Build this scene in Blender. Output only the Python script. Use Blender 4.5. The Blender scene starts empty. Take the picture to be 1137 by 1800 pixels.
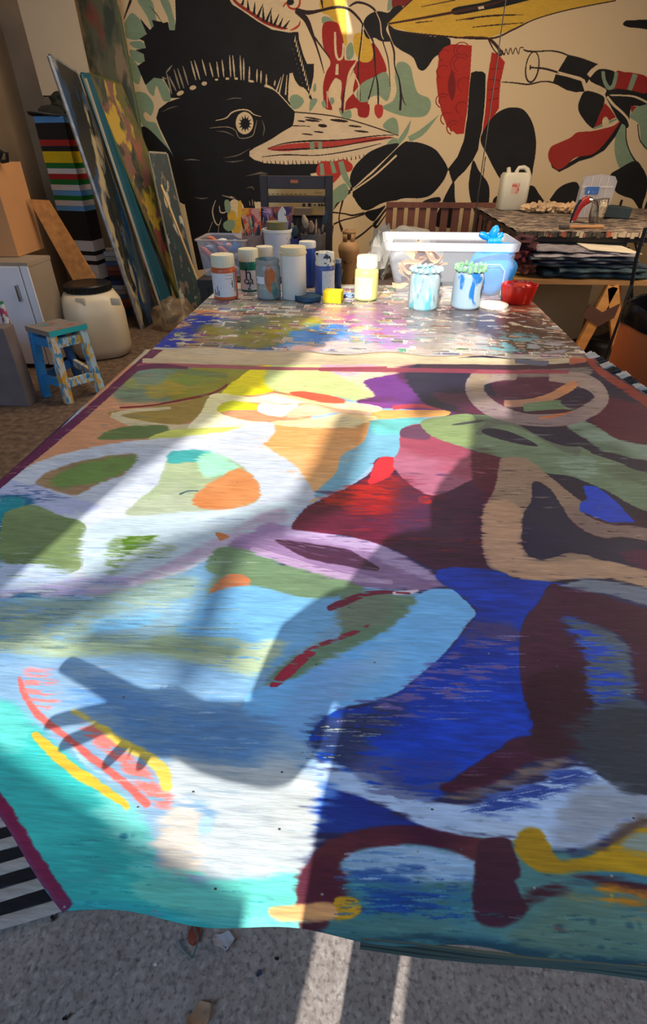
import bpy, bmesh, math, random
import numpy as np
from mathutils import Vector, Matrix
random.seed(7); RNG=np.random.default_rng(11)
C=bpy.context.scene.collection; SC=bpy.context.scene
PI=math.pi
# ---------------------------------------------------------------- camera (metres; table runs along +Y)
F=915.;CX=568.5;CY=900.;PITCH=math.radians(35);YAW=math.radians(4.45);H=1.30;TZ=.74
cp,sp=math.cos(PITCH),math.sin(PITCH);cy,sy=math.cos(YAW),math.sin(YAW)
cam=bpy.data.cameras.new('camera');camo=bpy.data.objects.new('camera',cam);C.objects.link(camo)
camo.location=(0,0,H);camo.rotation_euler=(PI/2-PITCH,0,YAW)
cam.sensor_fit='VERTICAL';cam.sensor_height=36;cam.lens=36*F/1800;cam.clip_start=.02
SC.camera=camo
SC.view_settings.view_transform='Standard';SC.view_settings.look='None';SC.view_settings.gamma=1
SC.view_settings.use_curve_mapping=False
SC.view_settings.exposure=0.0
# ---------------------------------------------------------------- sky, sun, added fill lights
w=bpy.data.worlds.new('sky');SC.world=w;w.use_nodes=True
bg=w.node_tree.nodes['Background'];bg.inputs[0].default_value=(.55,.72,1,1);bg.inputs[1].default_value=1.1
ELE=math.radians(33);AZ=math.radians(11.07)
TOS=Vector((-math.sin(AZ)*math.cos(ELE),-math.cos(AZ)*math.cos(ELE),math.sin(ELE)))   # towards the sun
def lamp(name,kind,loc,energy,col,rot=(0,0,0),size=None,spread=None):
    l=bpy.data.lights.new(name,kind);l.energy=energy;l.color=col;o=bpy.data.objects.new(name,l);C.objects.link(o)
    o.location=loc;o.rotation_euler=rot
    if size:
        if kind=='AREA': l.shape='RECTANGLE';l.size,l.size_y=size
        else: l.angle=size
    return o
s=lamp('sun','SUN',(0,-4,4),8.0,(1,.95,.87),size=math.radians(.5));s.rotation_euler=TOS.to_track_quat('Z','Y').to_euler()
lamp('cool_fill_left','AREA',(-1.9,-.85,1.9),40,(.40,.66,1),(math.radians(80),0,math.radians(-6)),(1.7,1.5))  # unseen cool fill added on the left; the wall behind has no window
lamp('cool_fill_right','AREA',(.9,-.85,2.2),23,(.38,.64,1),(math.radians(60),0,math.radians(10)),(1.5,1.0))  # second cool fill, added beside the doorway to lift the shade
lamp('warm_fill_overhead','AREA',(-.2,3.6,2.9),70,(1,.82,.60),(0,0,0),(2.6,1.6))  # added warm fill over the back of the room, no fitting modelled
lamp('warm_fill_side','AREA',(2.7,2.7,1.7),46,(1,.78,.55),(0,math.radians(65),0),(1.2,1.2))  # added warm fill from the right, reaches under the trestle
# ---------------------------------------------------------------- pixel helpers: pixel of the 1137x1800 photo -> point in the room
def ray(px,py):
    u=(px-CX)/F;v=(py-CY)/F;f=cp-v*sp
    return (u*cy-f*sy,u*sy+f*cy,-(sp+v*cp))
def P(px,py,z=TZ):
    r=ray(px,py);t=(z-H)/r[2];return Vector((r[0]*t,r[1]*t,z))
def W(px,py,Y):
    r=ray(px,py);t=Y/r[1];return Vector((r[0]*t,Y,H+r[2]*t))
def zcam(p):
    b=-p[0]*sy+p[1]*cy;return b*cp-(p[2]-H)*sp
# ---------------------------------------------------------------- materials
def lin(c): return tuple(((x/255)/12.92 if x<=10 else ((x/255+.055)/1.055)**2.4) for x in c)+(1,)
MATS={}
def mat(name,col,rough=.6,metal=0,var=.12,scale=8,bump=.0,alpha=1,trans=0,coat=0,spots=None,stretch=None,ior=1.45,thr=(.62,.66),sscale=30):
    if name in MATS: return MATS[name]
    m=bpy.data.materials.new(name);m.use_nodes=True;nt=m.node_tree;N=nt.nodes;L=nt.links
    b=N['Principled BSDF'];b.inputs['Roughness'].default_value=rough;b.inputs['Metallic'].default_value=metal
    b.inputs['IOR'].default_value=ior
    if coat: b.inputs['Coat Weight'].default_value=coat;b.inputs['Coat Roughness'].default_value=.12
    if trans: b.inputs['Transmission Weight'].default_value=trans
    if alpha<1: b.inputs['Alpha'].default_value=alpha
    tc=N.new('ShaderNodeTexCoord');mp=N.new('ShaderNodeMapping');L.new(tc.outputs['Object'],mp.inputs[0])
    if stretch: mp.inputs['Scale'].default_value=stretch
    n=N.new('ShaderNodeTexNoise');n.inputs['Scale'].default_value=scale;n.inputs['Detail'].default_value=5;L.new(mp.outputs[0],n.inputs[0])
    r=N.new('ShaderNodeValToRGB');c=lin(col)
    r.color_ramp.elements[0].position=.3;r.color_ramp.elements[1].position=.7
    r.color_ramp.elements[0].color=tuple(x*(1-var) for x in c[:3])+(1,);r.color_ramp.elements[1].color=tuple(min(1,x*(1+var)) for x in c[:3])+(1,)
    L.new(n.outputs[0],r.inputs[0]);out=r.outputs[0]
    if spots:
        for i,sc in enumerate(spots):
            n2=N.new('ShaderNodeTexNoise');n2.inputs['Scale'].default_value=sscale*(1+.37*i);n2.inputs['Detail'].default_value=4
            n2.noise_dimensions='4D';n2.inputs['W'].default_value=i*3.7+1
            L.new(mp.outputs[0],n2.inputs[0]);r2=N.new('ShaderNodeValToRGB');r2.color_ramp.elements[0].position=thr[0];r2.color_ramp.elements[1].position=thr[1]
            L.new(n2.outputs[0],r2.inputs[0]);mx=N.new('ShaderNodeMix');mx.data_type='RGBA';L.new(r2.outputs[0],mx.inputs[0]);L.new(out,mx.inputs[6]);mx.inputs[7].default_value=lin(sc);out=mx.outputs[2]
    L.new(out,b.inputs['Base Color'])
    if bump:
        bp=N.new('ShaderNodeBump');bp.inputs['Strength'].default_value=bump;bp.inputs['Distance'].default_value=.004
        n3=N.new('ShaderNodeTexNoise');n3.inputs['Scale'].default_value=scale*6;n3.inputs['Detail'].default_value=6;L.new(mp.outputs[0],n3.inputs[0])
        L.new(n3.outputs[0],bp.inputs['Height']);L.new(bp.outputs[0],b.inputs['Normal'])
    MATS[name]=m;return m
# ---------------------------------------------------------------- object helpers
def BM(): return bmesh.new()
def obj(name,bm,m,parent=None,smooth=False):
    me=bpy.data.meshes.new(name);bmesh.ops.recalc_face_normals(bm,faces=bm.faces[:]);bm.to_mesh(me);bm.free()
    ms=m if isinstance(m,(list,tuple)) else [m]
    for x in ms: me.materials.append(x)
    if smooth:
        for p in me.polygons: p.use_smooth=True
        try: me.set_sharp_from_angle(angle=math.radians(50))
        except Exception: pass
    o=bpy.data.objects.new(name,me);C.objects.link(o)
    if parent: o.parent=parent
    return o
def tag(o,label=None,cat=None,group=None,kind=None):
    if label:o['label']=label
    if cat:o['category']=cat
    if group:o['group']=group
    if kind:o['kind']=kind
    return o
def thing(name,label,cat,loc=(0,0,0),rotz=0,group=None):
    o=bpy.data.objects.new(name,None);C.objects.link(o);o.location=loc;o.rotation_euler=(0,0,rotz);o.empty_display_size=.05
    return tag(o,label,cat,group)
def origin(o,loc):   # move a mesh's origin to loc without moving it
    loc=Vector(loc);o.data.transform(Matrix.Translation(-loc));o.location=loc;return o
def box(bm,c,s,rot=None,bev=0):
    r=bmesh.ops.create_cube(bm,size=1);vs=r['verts']
    bmesh.ops.scale(bm,vec=s,verts=vs)
    if bev:
        es=list({e for v in vs for e in v.link_edges});rr=bmesh.ops.bevel(bm,geom=es,offset=bev,segments=2,affect='EDGES',profile=.6)
        vs=list({v for f in rr['faces'] for v in f.verts}|{v for v in vs if v.is_valid})
    if rot is not None: bmesh.ops.transform(bm,matrix=rot.to_4x4() if not isinstance(rot,Matrix) or len(rot)==3 else rot,verts=vs)
    bmesh.ops.translate(bm,vec=c,verts=vs);return vs
def lathe(bm,prof,n=28,c=(0,0,0),sx=1,sy_=1,close=True):
    rings=[]
    for r,z in prof:
        rings.append([bm.verts.new((c[0]+sx*r*math.cos(2*PI*i/n),c[1]+sy_*r*math.sin(2*PI*i/n),c[2]+z)) for i in range(n)] if r>1e-6 else [bm.verts.new((c[0],c[1],c[2]+z))])
    for a,b in zip(rings,rings[1:]):
        if len(a)==1 and len(b)==1: continue
        for i in range(n):
            j=(i+1)%n
            if len(a)==1: bm.faces.new((a[0],b[j],b[i]))
            elif len(b)==1: bm.faces.new((a[i],a[j],b[0]))
            else: bm.faces.new((a[i],a[j],b[j],b[i]))
    return rings
def tube(bm,pts,r,n=8,caps=True):
    pts=[Vector(p) for p in pts];rs=r if isinstance(r,(list,tuple)) else [r]*len(pts);rings=[];up=None
    for i,p in enumerate(pts):
        d=(pts[min(i+1,len(pts)-1)]-pts[max(i-1,0)]).normalized()
        if up is None: up=Vector((0,0,1)) if abs(d.z)<.9 else Vector((1,0,0))
        a=d.cross(up).normalized();b=a.cross(d).normalized();up=b
        rings.append([bm.verts.new(p+(a*math.cos(2*PI*k/n)+b*math.sin(2*PI*k/n))*rs[i]) for k in range(n)])
    for a,b in zip(rings,rings[1:]):
        for k in range(n): bm.faces.new((a[k],a[(k+1)%n],b[(k+1)%n],b[k]))
    if caps: bm.faces.new(rings[0]);bm.faces.new(rings[-1])
def slab(bm,cs,th):
    cs=[Vector(c) for c in cs];n=(cs[1]-cs[0]).cross(cs[3]-cs[0]).normalized()*th
    a=[bm.verts.new(c) for c in cs];b=[bm.verts.new(c+n) for c in cs];k=len(cs)
    bm.faces.new(a);bm.faces.new(b[::-1])
    for i in range(k): bm.faces.new((a[i],a[(i+1)%k],b[(i+1)%k],b[i]))
    return a,b
def prism(bm,poly,th,axis='z',c=(0,0,0)):
    f=(lambda u,v,t:(c[0]+u,c[1]+v,c[2]+t)) if axis=='z' else (lambda u,v,t:(c[0]+u,c[1]+t,c[2]+v)) if axis=='y' else (lambda u,v,t:(c[0]+t,c[1]+u,c[2]+v))
    a=[bm.verts.new(f(u,v,0)) for u,v in poly];b=[bm.verts.new(f(u,v,th)) for u,v in poly];k=len(poly)
    bm.faces.new(a);bm.faces.new(b[::-1])
    for i in range(k): bm.faces.new((a[i],a[(i+1)%k],b[(i+1)%k],b[i]))
def blob(bm,c,s,sub=3,amp=.25,freq=3,seed=0,flat=None):
    from mathutils import noise
    r=bmesh.ops.create_icosphere(bm,subdivisions=sub,radius=1)
    for v in r['verts']:
        d=noise.noise(v.co*freq+Vector((seed*7.3,seed*1.7,seed)))
        q=v.co*(1+amp*d*2);q=Vector((q.x*s[0],q.y*s[1],q.z*s[2]))
        if flat is not None: q.z=max(q.z,flat)
        v.co=q+Vector(c)
    return r['verts']
def sheet(bm,x0,x1,y0,y1,zf,nx=20,ny=20,matf=None):
    g=[[bm.verts.new((x0+(x1-x0)*i/nx,y0+(y1-y0)*j/ny,zf(x0+(x1-x0)*i/nx,y0+(y1-y0)*j/ny))) for i in range(nx+1)] for j in range(ny+1)]
    for j in range(ny):
        for i in range(nx):
            f=bm.faces.new((g[j][i],g[j][i+1],g[j+1][i+1],g[j+1][i]))
            if matf: f.material_index=matf(i,j)
    return g
def copy_tree(o,parent=None):
    c=o.copy();C.objects.link(c);c.parent=parent if parent else o.parent
    for ch in list(o.children): copy_tree(ch,c)
    return c
# ================================================================ painted pictures: a small raster painter in the plane of each picture
def vnoise(h,w,ph,pw,octs=4,seed=0):
    rg=np.random.default_rng(seed);out=np.zeros((h,w),np.float32);amp=1;tot=0
    for o in range(octs):
        gh=max(2,int(h/ph*2**o)+2);gw=max(2,int(w/pw*2**o)+2)
        gh=min(gh,h+2);gw=min(gw,w+2)
        g=rg.random((gh,gw),dtype=np.float32)
        yy=np.linspace(0,gh-1.001,h,dtype=np.float32);xx=np.linspace(0,gw-1.001,w,dtype=np.float32)
        yi=yy.astype(int);xi=xx.astype(int);fy=(yy-yi)[:,None];fx=(xx-xi)[None];fy=fy*fy*(3-2*fy);fx=fx*fx*(3-2*fx)
        ra=g[yi];rb=g[yi+1]
        r=ra*(1-fy)+rb*fy
        out+=amp*(r[:,xi]*(1-fx)+r[:,xi+1]*fx);tot+=amp;amp*=.55
    out/=tot;return (out-out.mean())/(out.std()*3.2)+.5
def blur(a,r):
    r=int(r)
    if r<1: return a
    for ax in (0,1):
        for _ in range(2):
            n=a.shape[ax];pad=[(0,0),(0,0)];pad[ax]=(r+1,r)
            c=np.cumsum(np.pad(a,pad,mode='edge'),axis=ax,dtype=np.float64)
            a=((c[2*r+1:]-c[:-(2*r+1)]) if ax==0 else (c[:,2*r+1:]-c[:,:-(2*r+1)]))/(2*r+1)
            a=a.astype(np.float32)
    return a
def smoothpts(pts,closed=True,k=5):
    n=len(pts);out=[]
    rng=range(n) if closed else range(n-1)
    for i in rng:
        if closed: p0,p1,p2,p3=[pts[(i+j)%n] for j in(-1,0,1,2)]
        else: p0,p1,p2,p3=pts[max(i-1,0)],pts[i],pts[i+1],pts[min(i+2,n-1)]
        for s in range(k):
            t=s/k;out.append(tuple(.5*((2*b)+(-a+c)*t+(2*a-5*b+4*c-d)*t*t+(-a+3*b-3*c+d)*t**3) for a,b,c,d in zip(p0,p1,p2,p3)))
    if not closed: out.append(tuple(pts[-1]))
    return out
def ribbon(pts,wd,k=5):
    ws=list(wd) if isinstance(wd,(list,tuple)) else [wd]*len(pts)
    if len(ws)!=len(pts): ws=[float(v) for v in np.interp(np.linspace(0,1,len(pts)),np.linspace(0,1,len(ws)),ws)]
    q=smoothpts([(p[0],p[1],ws[i]) for i,p in enumerate(pts)],False,k);L=[];R=[]
    for i,(x,y,h) in enumerate(q):
        a=q[max(i-1,0)];b=q[min(i+1,len(q)-1)];dx,dy=b[0]-a[0],b[1]-a[1];l=math.hypot(dx,dy) or 1
        L.append((x-dy/l*h/2,y+dx/l*h/2));R.append((x+dy/l*h/2,y-dx/l*h/2))
    return L+R[::-1]
class Pic:
    def __init__(s,x0,x1,y0,y1,res,base,proj,seed=1,ni=60):
        s.x0,s.x1,s.y0,s.y1,s.res=x0,x1,y0,y1,res;s.w=int((x1-x0)/res);s.h=int((y1-y0)/res)
        s.a=np.empty((s.h,s.w,3),np.float32);s.a[:]=np.array(base,np.float32)/255;s.proj=proj
        k=.001/res
        s.nI=vnoise(s.h,s.w,ni*k,ni*k*1.6,5,seed);s.nS=vnoise(s.h,s.w,max(4.2*k,1.5),30*k,4,seed+1)*.75+vnoise(s.h,s.w,14*k,90*k,3,seed+5)*.25;s.nB=vnoise(s.h,s.w,180*k,260*k,4,seed+2)
    def uv(s,p):
        q=s.proj(*p);return ((q[0]-s.x0)/s.res,(q[1]-s.y0)/s.res)
    def fill(s,pts,col,soft=1.2,rough=0,kind='S',alpha=1,var=.05,smooth=True,grad=None,Z=None,dry=0,warp=0):
        """pts in photo pixels (or crop coordinates Z=(ox,oy,scale)); rough = ragged edge depth in texels"""
        if Z: pts=[(Z[0]+p[0]/Z[2],Z[1]+p[1]/Z[2]) for p in pts]
        if smooth: pts=smoothpts(pts)
        q=[s.uv(p) for p in pts]
        m=int(soft*2+rough*2+4+warp)
        xs=[p[0] for p in q];ys=[p[1] for p in q]
        X0=max(0,int(min(xs))-m);X1=min(s.w,int(max(xs))+m+1);Y0=max(0,int(min(ys))-m);Y1=min(s.h,int(max(ys))+m+1)
        if X1-X0<2 or Y1-Y0<2: return
        W_,H_=X1-X0,Y1-Y0;D=np.zeros((H_,W_+1),np.int32)
        for (ax,ay),(bx,by) in zip(q,q[1:]+q[:1]):
            if ay==by: continue
            if ay>by: ax,ay,bx,by=bx,by,ax,ay
            r0=max(0,int(math.ceil(ay-Y0-.5)));r1=min(H_-1,int(math.floor(by-Y0-.5)))
            if r1<r0: continue
            rr=np.arange(r0,r1+1);xx=ax+(bx-ax)*((rr+.5+Y0)-ay)/(by-ay)-X0
            np.add.at(D,(rr,np.clip(np.ceil(xx-.5),0,W_).astype(int)),1)
        M=(np.cumsum(D,1)[:,:W_]%2).astype(np.float32)
        if rough:
            n={'S':s.nS,'I':s.nI,'B':s.nB}[kind][Y0:Y1,X0:X1]
            f=blur(M,rough);M=np.clip((f-.5+(n-.5)*(.34 if rough<=5 else .62))*(3.4 if rough<=5 else 2.3 if rough<9 else 1.7)+.5,0,1)*np.clip(f*12,0,1)
        else: M=blur(M,soft)
        if dry:
            n=(s.nI if kind=='I' else s.nS)[Y0:Y1,X0:X1];M=M*np.clip((n-dry+.12)/.14,0,1)
        M=(M*alpha)[...,None]
        c=np.array(col,np.float32)/255
        cc=np.broadcast_to(c,(H_,W_,3))
        if grad is not None:   # second colour mixed in by large noise
            g=np.clip((s.nB[Y0:Y1,X0:X1]-.42)*3.2,0,1)[...,None];cc=cc*(1-g)+np.array(grad,np.float32)/255*g
        cc=cc*(1+var*2*(s.nS[Y0:Y1,X0:X1]-.5)[...,None]+var*(s.nI[Y0:Y1,X0:X1]-.5)[...,None])
        T=s.a[Y0:Y1,X0:X1];T[:]=T*(1-M)+cc*M
    def line(s,pts,wd,col,Z=None,**k):
        if Z:
            pts=[(Z[0]+p[0]/Z[2],Z[1]+p[1]/Z[2]) for p in pts];wd=[x/Z[2] for x in wd] if isinstance(wd,(list,tuple)) else wd/Z[2]
        mw=max(wd) if isinstance(wd,(list,tuple)) else wd
        if k.get('rough',0)>3 and mw<22: k['rough']=3
        s.fill(ribbon(pts,wd),col,smooth=False,**k)
    def ell(s,c,rx,ry,col,rot=0,Z=None,**k):
        a=math.radians(rot);pts=[(c[0]+rx*math.cos(t)*math.cos(a)-ry*math.sin(t)*math.sin(a),c[1]+rx*math.cos(t)*math.sin(a)+ry*math.sin(t)*math.cos(a)) for t in [i*2*PI/16 for i in range(16)]]
        s.fill(pts,col,Z=Z,**k)
    def streaks(s,poly,cols,n,ln=(20,60),wd=(1,3),alpha=.8,slope=0):
        rg_=random.Random(len(poly)*97+n);xs=[p[0] for p in poly];ys=[p[1] for p in poly];k=0
        while k<n:
            k+=1;x=rg_.uniform(min(xs),max(xs));y=rg_.uniform(min(ys),max(ys));ins=False
            for (x1,y1),(x2,y2) in zip(poly,poly[1:]+poly[:1]):
                if (y1>y)!=(y2>y) and x<(x2-x1)*(y-y1)/(y2-y1)+x1: ins=not ins
            if not ins: continue
            L_=rg_.uniform(*ln);w_=rg_.uniform(*wd);d=rg_.uniform(-.03,.03)+slope
            s.fill(ribbon([(x-L_/2,y-L_*d/2),(x,y+rg_.uniform(-1,1)),(x+L_/2,y+L_*d/2)],[.4,w_,.4],3),rg_.choice(cols),smooth=False,soft=.7,alpha=alpha*rg_.uniform(.5,1),dry=.32)
    def material(s,name,rough=.5,bump=.3,coat=0,weave=True,rvar=.15,spec=.22):
        img=bpy.data.images.new(name,s.w,s.h,alpha=False);px=np.ones((s.h,s.w,4),np.float32);px[...,:3]=np.clip(s.a,0,1)
        img.pixels.foreach_set(px.ravel());img.update();img.pack()
        m=bpy.data.materials.new(name);m.use_nodes=True;N=m.node_tree.nodes;L=m.node_tree.links;b=N['Principled BSDF']
        t=N.new('ShaderNodeTexImage');t.image=img;t.interpolation='Linear';t.extension='EXTEND';L.new(t.outputs[0],b.inputs['Base Color'])
        b.inputs['Specular IOR Level'].default_value=spec
        tc=N.new('ShaderNodeTexCoord');mp=N.new('ShaderNodeMapping');L.new(tc.outputs['Object'],mp.inputs[0]);mp.inputs['Scale'].default_value=(1,9,1) if weave else (1,1,1)
        n=N.new('ShaderNodeTexNoise');n.inputs['Scale'].default_value=90 if weave else 20;n.inputs['Detail'].default_value=8;n.inputs['Roughness'].default_value=.7;L.new(mp.outputs[0],n.inputs[0])
        bp=N.new('ShaderNodeBump');bp.inputs['Strength'].default_value=bump;bp.inputs['Distance'].default_value=.002;L.new(n.outputs[0],bp.inputs['Height']);L.new(bp.outputs[0],b.inputs['Normal'])
        n2=N.new('ShaderNodeTexNoise');n2.inputs['Scale'].default_value=5;n2.inputs['Detail'].default_value=6;L.new(tc.outputs['Object'],n2.inputs[0])
        mr=N.new('ShaderNodeMapRange');mr.inputs[1].default_value=.3;mr.inputs[2].default_value=.7;mr.inputs[3].default_value=rough-rvar;mr.inputs[4].default_value=rough+rvar
        L.new(n2.outputs[0],mr.inputs[0]);L.new(mr.outputs[0],b.inputs['Roughness'])
        if coat: b.inputs['Coat Weight'].default_value=coat;b.inputs['Coat Roughness'].default_value=.2
        MATS[name]=m;return m
def planeuv(me,x0,x1,y0,y1,ax=(0,1)):
    uv=me.uv_layers.new(name='UVMap');co=np.empty(len(me.vertices)*3);me.vertices.foreach_get('co',co);co=co.reshape(-1,3)
    li=np.empty(len(me.loops),int);me.loops.foreach_get('vertex_index',li)
    u=(co[li,ax[0]]-x0)/(x1-x0);v=(co[li,ax[1]]-y0)/(y1-y0);uv.data.foreach_set('uv',np.stack([u,v],1).ravel())
# ================================================================ the room
WY=5.6
concrete=mat('concrete',(146,136,130),.85,var=.14,scale=7,bump=.6,spots=[(124,113,107),(166,158,152),(92,85,82)],sscale=60,thr=(.5,.7))
bm=BM();box(bm,(0,2.3,-.05),(6.4,6.9,.1));fo=tag(obj('floor',bm,concrete),kind='structure')
def brown_back(m):   # blends the concrete into mottled brown towards the back of the workshop
    nt=m.node_tree;N=nt.nodes;L=nt.links;b=N['Principled BSDF'];src=b.inputs['Base Color'].links[0].from_socket
    tc=N.new('ShaderNodeTexCoord');sx=N.new('ShaderNodeSeparateXYZ');L.new(tc.outputs['Object'],sx.inputs[0])
    n=N.new('ShaderNodeTexNoise');n.inputs['Scale'].default_value=1.6;n.inputs['Detail'].default_value=8;L.new(tc.outputs['Object'],n.inputs[0])
    ad=N.new('ShaderNodeMath');ad.operation='ADD';L.new(sx.outputs['Y'],ad.inputs[0]);L.new(n.outputs[0],ad.inputs[1])
    mr=N.new('ShaderNodeMapRange');mr.inputs[1].default_value=.9;mr.inputs[2].default_value=2.1;L.new(ad.outputs[0],mr.inputs[0])
    n2=N.new('ShaderNodeTexNoise');n2.inputs['Scale'].default_value=26;n2.inputs['Detail'].default_value=8;L.new(tc.outputs['Object'],n2.inputs[0])
    rp=N.new('ShaderNodeValToRGB');rp.color_ramp.elements[0].position=.35;rp.color_ramp.elements[1].position=.7;rp.color_ramp.elements[0].color=lin((82,64,50));rp.color_ramp.elements[1].color=lin((124,100,80));L.new(n2.outputs[0],rp.inputs[0])
    mx=N.new('ShaderNodeMix');mx.data_type='RGBA';L.new(mr.outputs[0],mx.inputs[0]);L.new(src,mx.inputs[6]);L.new(rp.outputs[0],mx.inputs[7]);L.new(mx.outputs[2],b.inputs['Base Color'])
brown_back(concrete)
plaster=mat('wall_plaster',(168,142,112),.85,var=.12,scale=2.5,bump=.2)
bm=BM();box(bm,(0,WY+.06,1.85),(6.4,.12,3.7));tag(obj('wall_back',bm,plaster),kind='structure')
bm=BM();box(bm,(-3.16,2.3,1.85),(.12,6.9,3.7));tag(obj('wall_left',bm,plaster),kind='structure')
bm=BM();box(bm,(3.16,2.3,1.85),(.12,6.9,3.7));tag(obj('wall_right',bm,plaster),kind='structure')
bm=BM();CZ=3.72   # ceiling; narrow unseen slot added so one strip of sun reaches the mural
for x0_,x1_,y0_,y1_ in ((-3.22,-.80,-1.15,5.75),(-.70,3.22,-1.15,5.75),(-.80,-.70,-1.15,2.98),(-.80,-.70,3.75,5.75)): box(bm,((x0_+x1_)/2,(y0_+y1_)/2,CZ+.02),(x1_-x0_,y1_-y0_,.04))
tag(obj('ceiling',bm,mat('ceiling_paint',(120,108,96),.9)),kind='structure')
# front wall behind the viewpoint: a doorway (sun comes through it), jamb steps, notch and sloping half wall added to shape the shade
fy=-1.1
def xat(px,py,Y):
    p=P(px,py);return p.x-(p.y-Y)*math.tan(AZ)
def SP(px,py,Y,z=TZ):
    p=P(px,py,z);t=(p.y-Y)/-TOS.y;return p+TOS*t
JL=xat(540,560,fy);JR=xat(893,640,fy)
bm=BM();box(bm,((JL-3.22)/2,fy,1.85),(3.22+JL,.04,3.7))
JS=SP(832,738,fy);box(bm,((JR+3.22)/2,fy,(3.7+JS.z)/2),(3.22-JR,.04,3.7-JS.z))
box(bm,((JS.x+3.22)/2,fy,(JS.z+1.15)/2),(3.22-JS.x,.04,JS.z-1.15));box(bm,((JS.x+.036+3.22)/2,fy,.575),(3.22-JS.x-.036,.04,1.15))
a=SP(-60,1285,fy);b=SP(430,1610,fy);dx=(b.z-a.z)/(b.x-a.x);zl=a.z+dx*(JL-a.x)
zt=SP(700,532,fy).z
prism(bm,[(JL-.02,0),(b.x,0),(b.x,b.z),(JL-.02,zl)],.03,'y',(0,fy-.015,0))
tag(obj('wall_front',bm,plaster),kind='structure')
# ---------------------------------------------------------------- work table
wood=mat('raw_wood',(176,128,74),.6,var=.18,scale=6,stretch=(1,1,12),bump=.15)
dkwood=mat('dark_wood',(60,42,34),.5,var=.2,scale=8,stretch=(1,1,8))
TX0,TX1,TY0,TY1=-.722,.742,.22,2.79
t=thing('work_table','long plywood work table covered with pasted newspaper and a painted canvas','table',(0,1.5,0))
bm=BM();prism(bm,[(-.18,TY0-1.5),(TX1,TY0-1.5),(TX1,TY1-1.5),(TX0,TY1-1.5),(TX0,.62-1.5)],.033,'z',(0,0,.702));top=obj('tabletop',bm,wood,t)
for x in (-.62,.64):
    for y in (1.15,2.68): 
        bm=BM();box(bm,(x,y-1.5,.351),(.07,.07,.70));obj('leg',bm,wood,t)
# ---------------------------------------------------------------- pasted newspaper on the far end
N=Pic(TX0,TX1,1.55,TY1,.0016,(150,138,122),lambda x,y:P(x,y,.735),21,26)
rg=random.Random(5)
pal=[(186,176,160),(160,150,140),(190,180,165),(140,128,118),(120,112,112),(172,140,120),(150,160,160),(176,164,146),(196,190,178),(110,98,90),(184,150,128),(130,140,150)]
x0,y0=0,0
row=0;yy0=-6
while yy0<N.h:
    ch0=rg.randint(17,25);xx0=-rg.randint(0,50)
    while xx0<N.w:
        cw=rg.randint(30,74);ch=ch0+rg.randint(-3,5)
        X0,X1,Y0,Y1=max(0,xx0+rg.randint(-4,4)),min(N.w,xx0+cw+rg.randint(-2,8)),max(0,yy0+rg.randint(-4,3)),min(N.h,yy0+ch);xx0+=cw
        if X1-X0<8 or Y1-Y0<6: continue
        c=np.array(rg.choice(pal),np.float32)/255*rg.uniform(.75,1.1)
        N.a[Y0:Y1,X0:X1]=np.array((216,210,196))/255.
        N.a[Y0+2:Y1-2,X0+2:X1-2]=c
        kind=rg.random()
        if kind<.6:
            for yy in range(Y0+4,Y1-3,3):
                for xx in range(X0+4,X1-4,4):
                    if rg.random()<.6: N.a[yy:yy+1,xx:xx+rg.randint(1,4)]=c*rg.uniform(.3,.6)
        elif kind<.85:
            a_,b_=X0+(X1-X0)//4,Y0+3
            N.a[b_:Y1-3,a_:X1-3]=c*.4+np.array([rg.random()*.45,rg.random()*.35,rg.random()*.35])
            for _ in range(8):
                xx=rg.randint(a_,max(a_,X1-6));yy=rg.randint(b_,max(b_,Y1-4));N.a[yy:yy+4,xx:xx+6]=np.array([rg.random()]*3)*.5+.2
        N.a[Y0:Y0+1,X0:X1]*=.45;N.a[Y0:Y1,X1-1:X1]*=.6
    yy0+=ch0-2
N.a*=(.95+.3*N.nB)[...,None]
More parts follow.
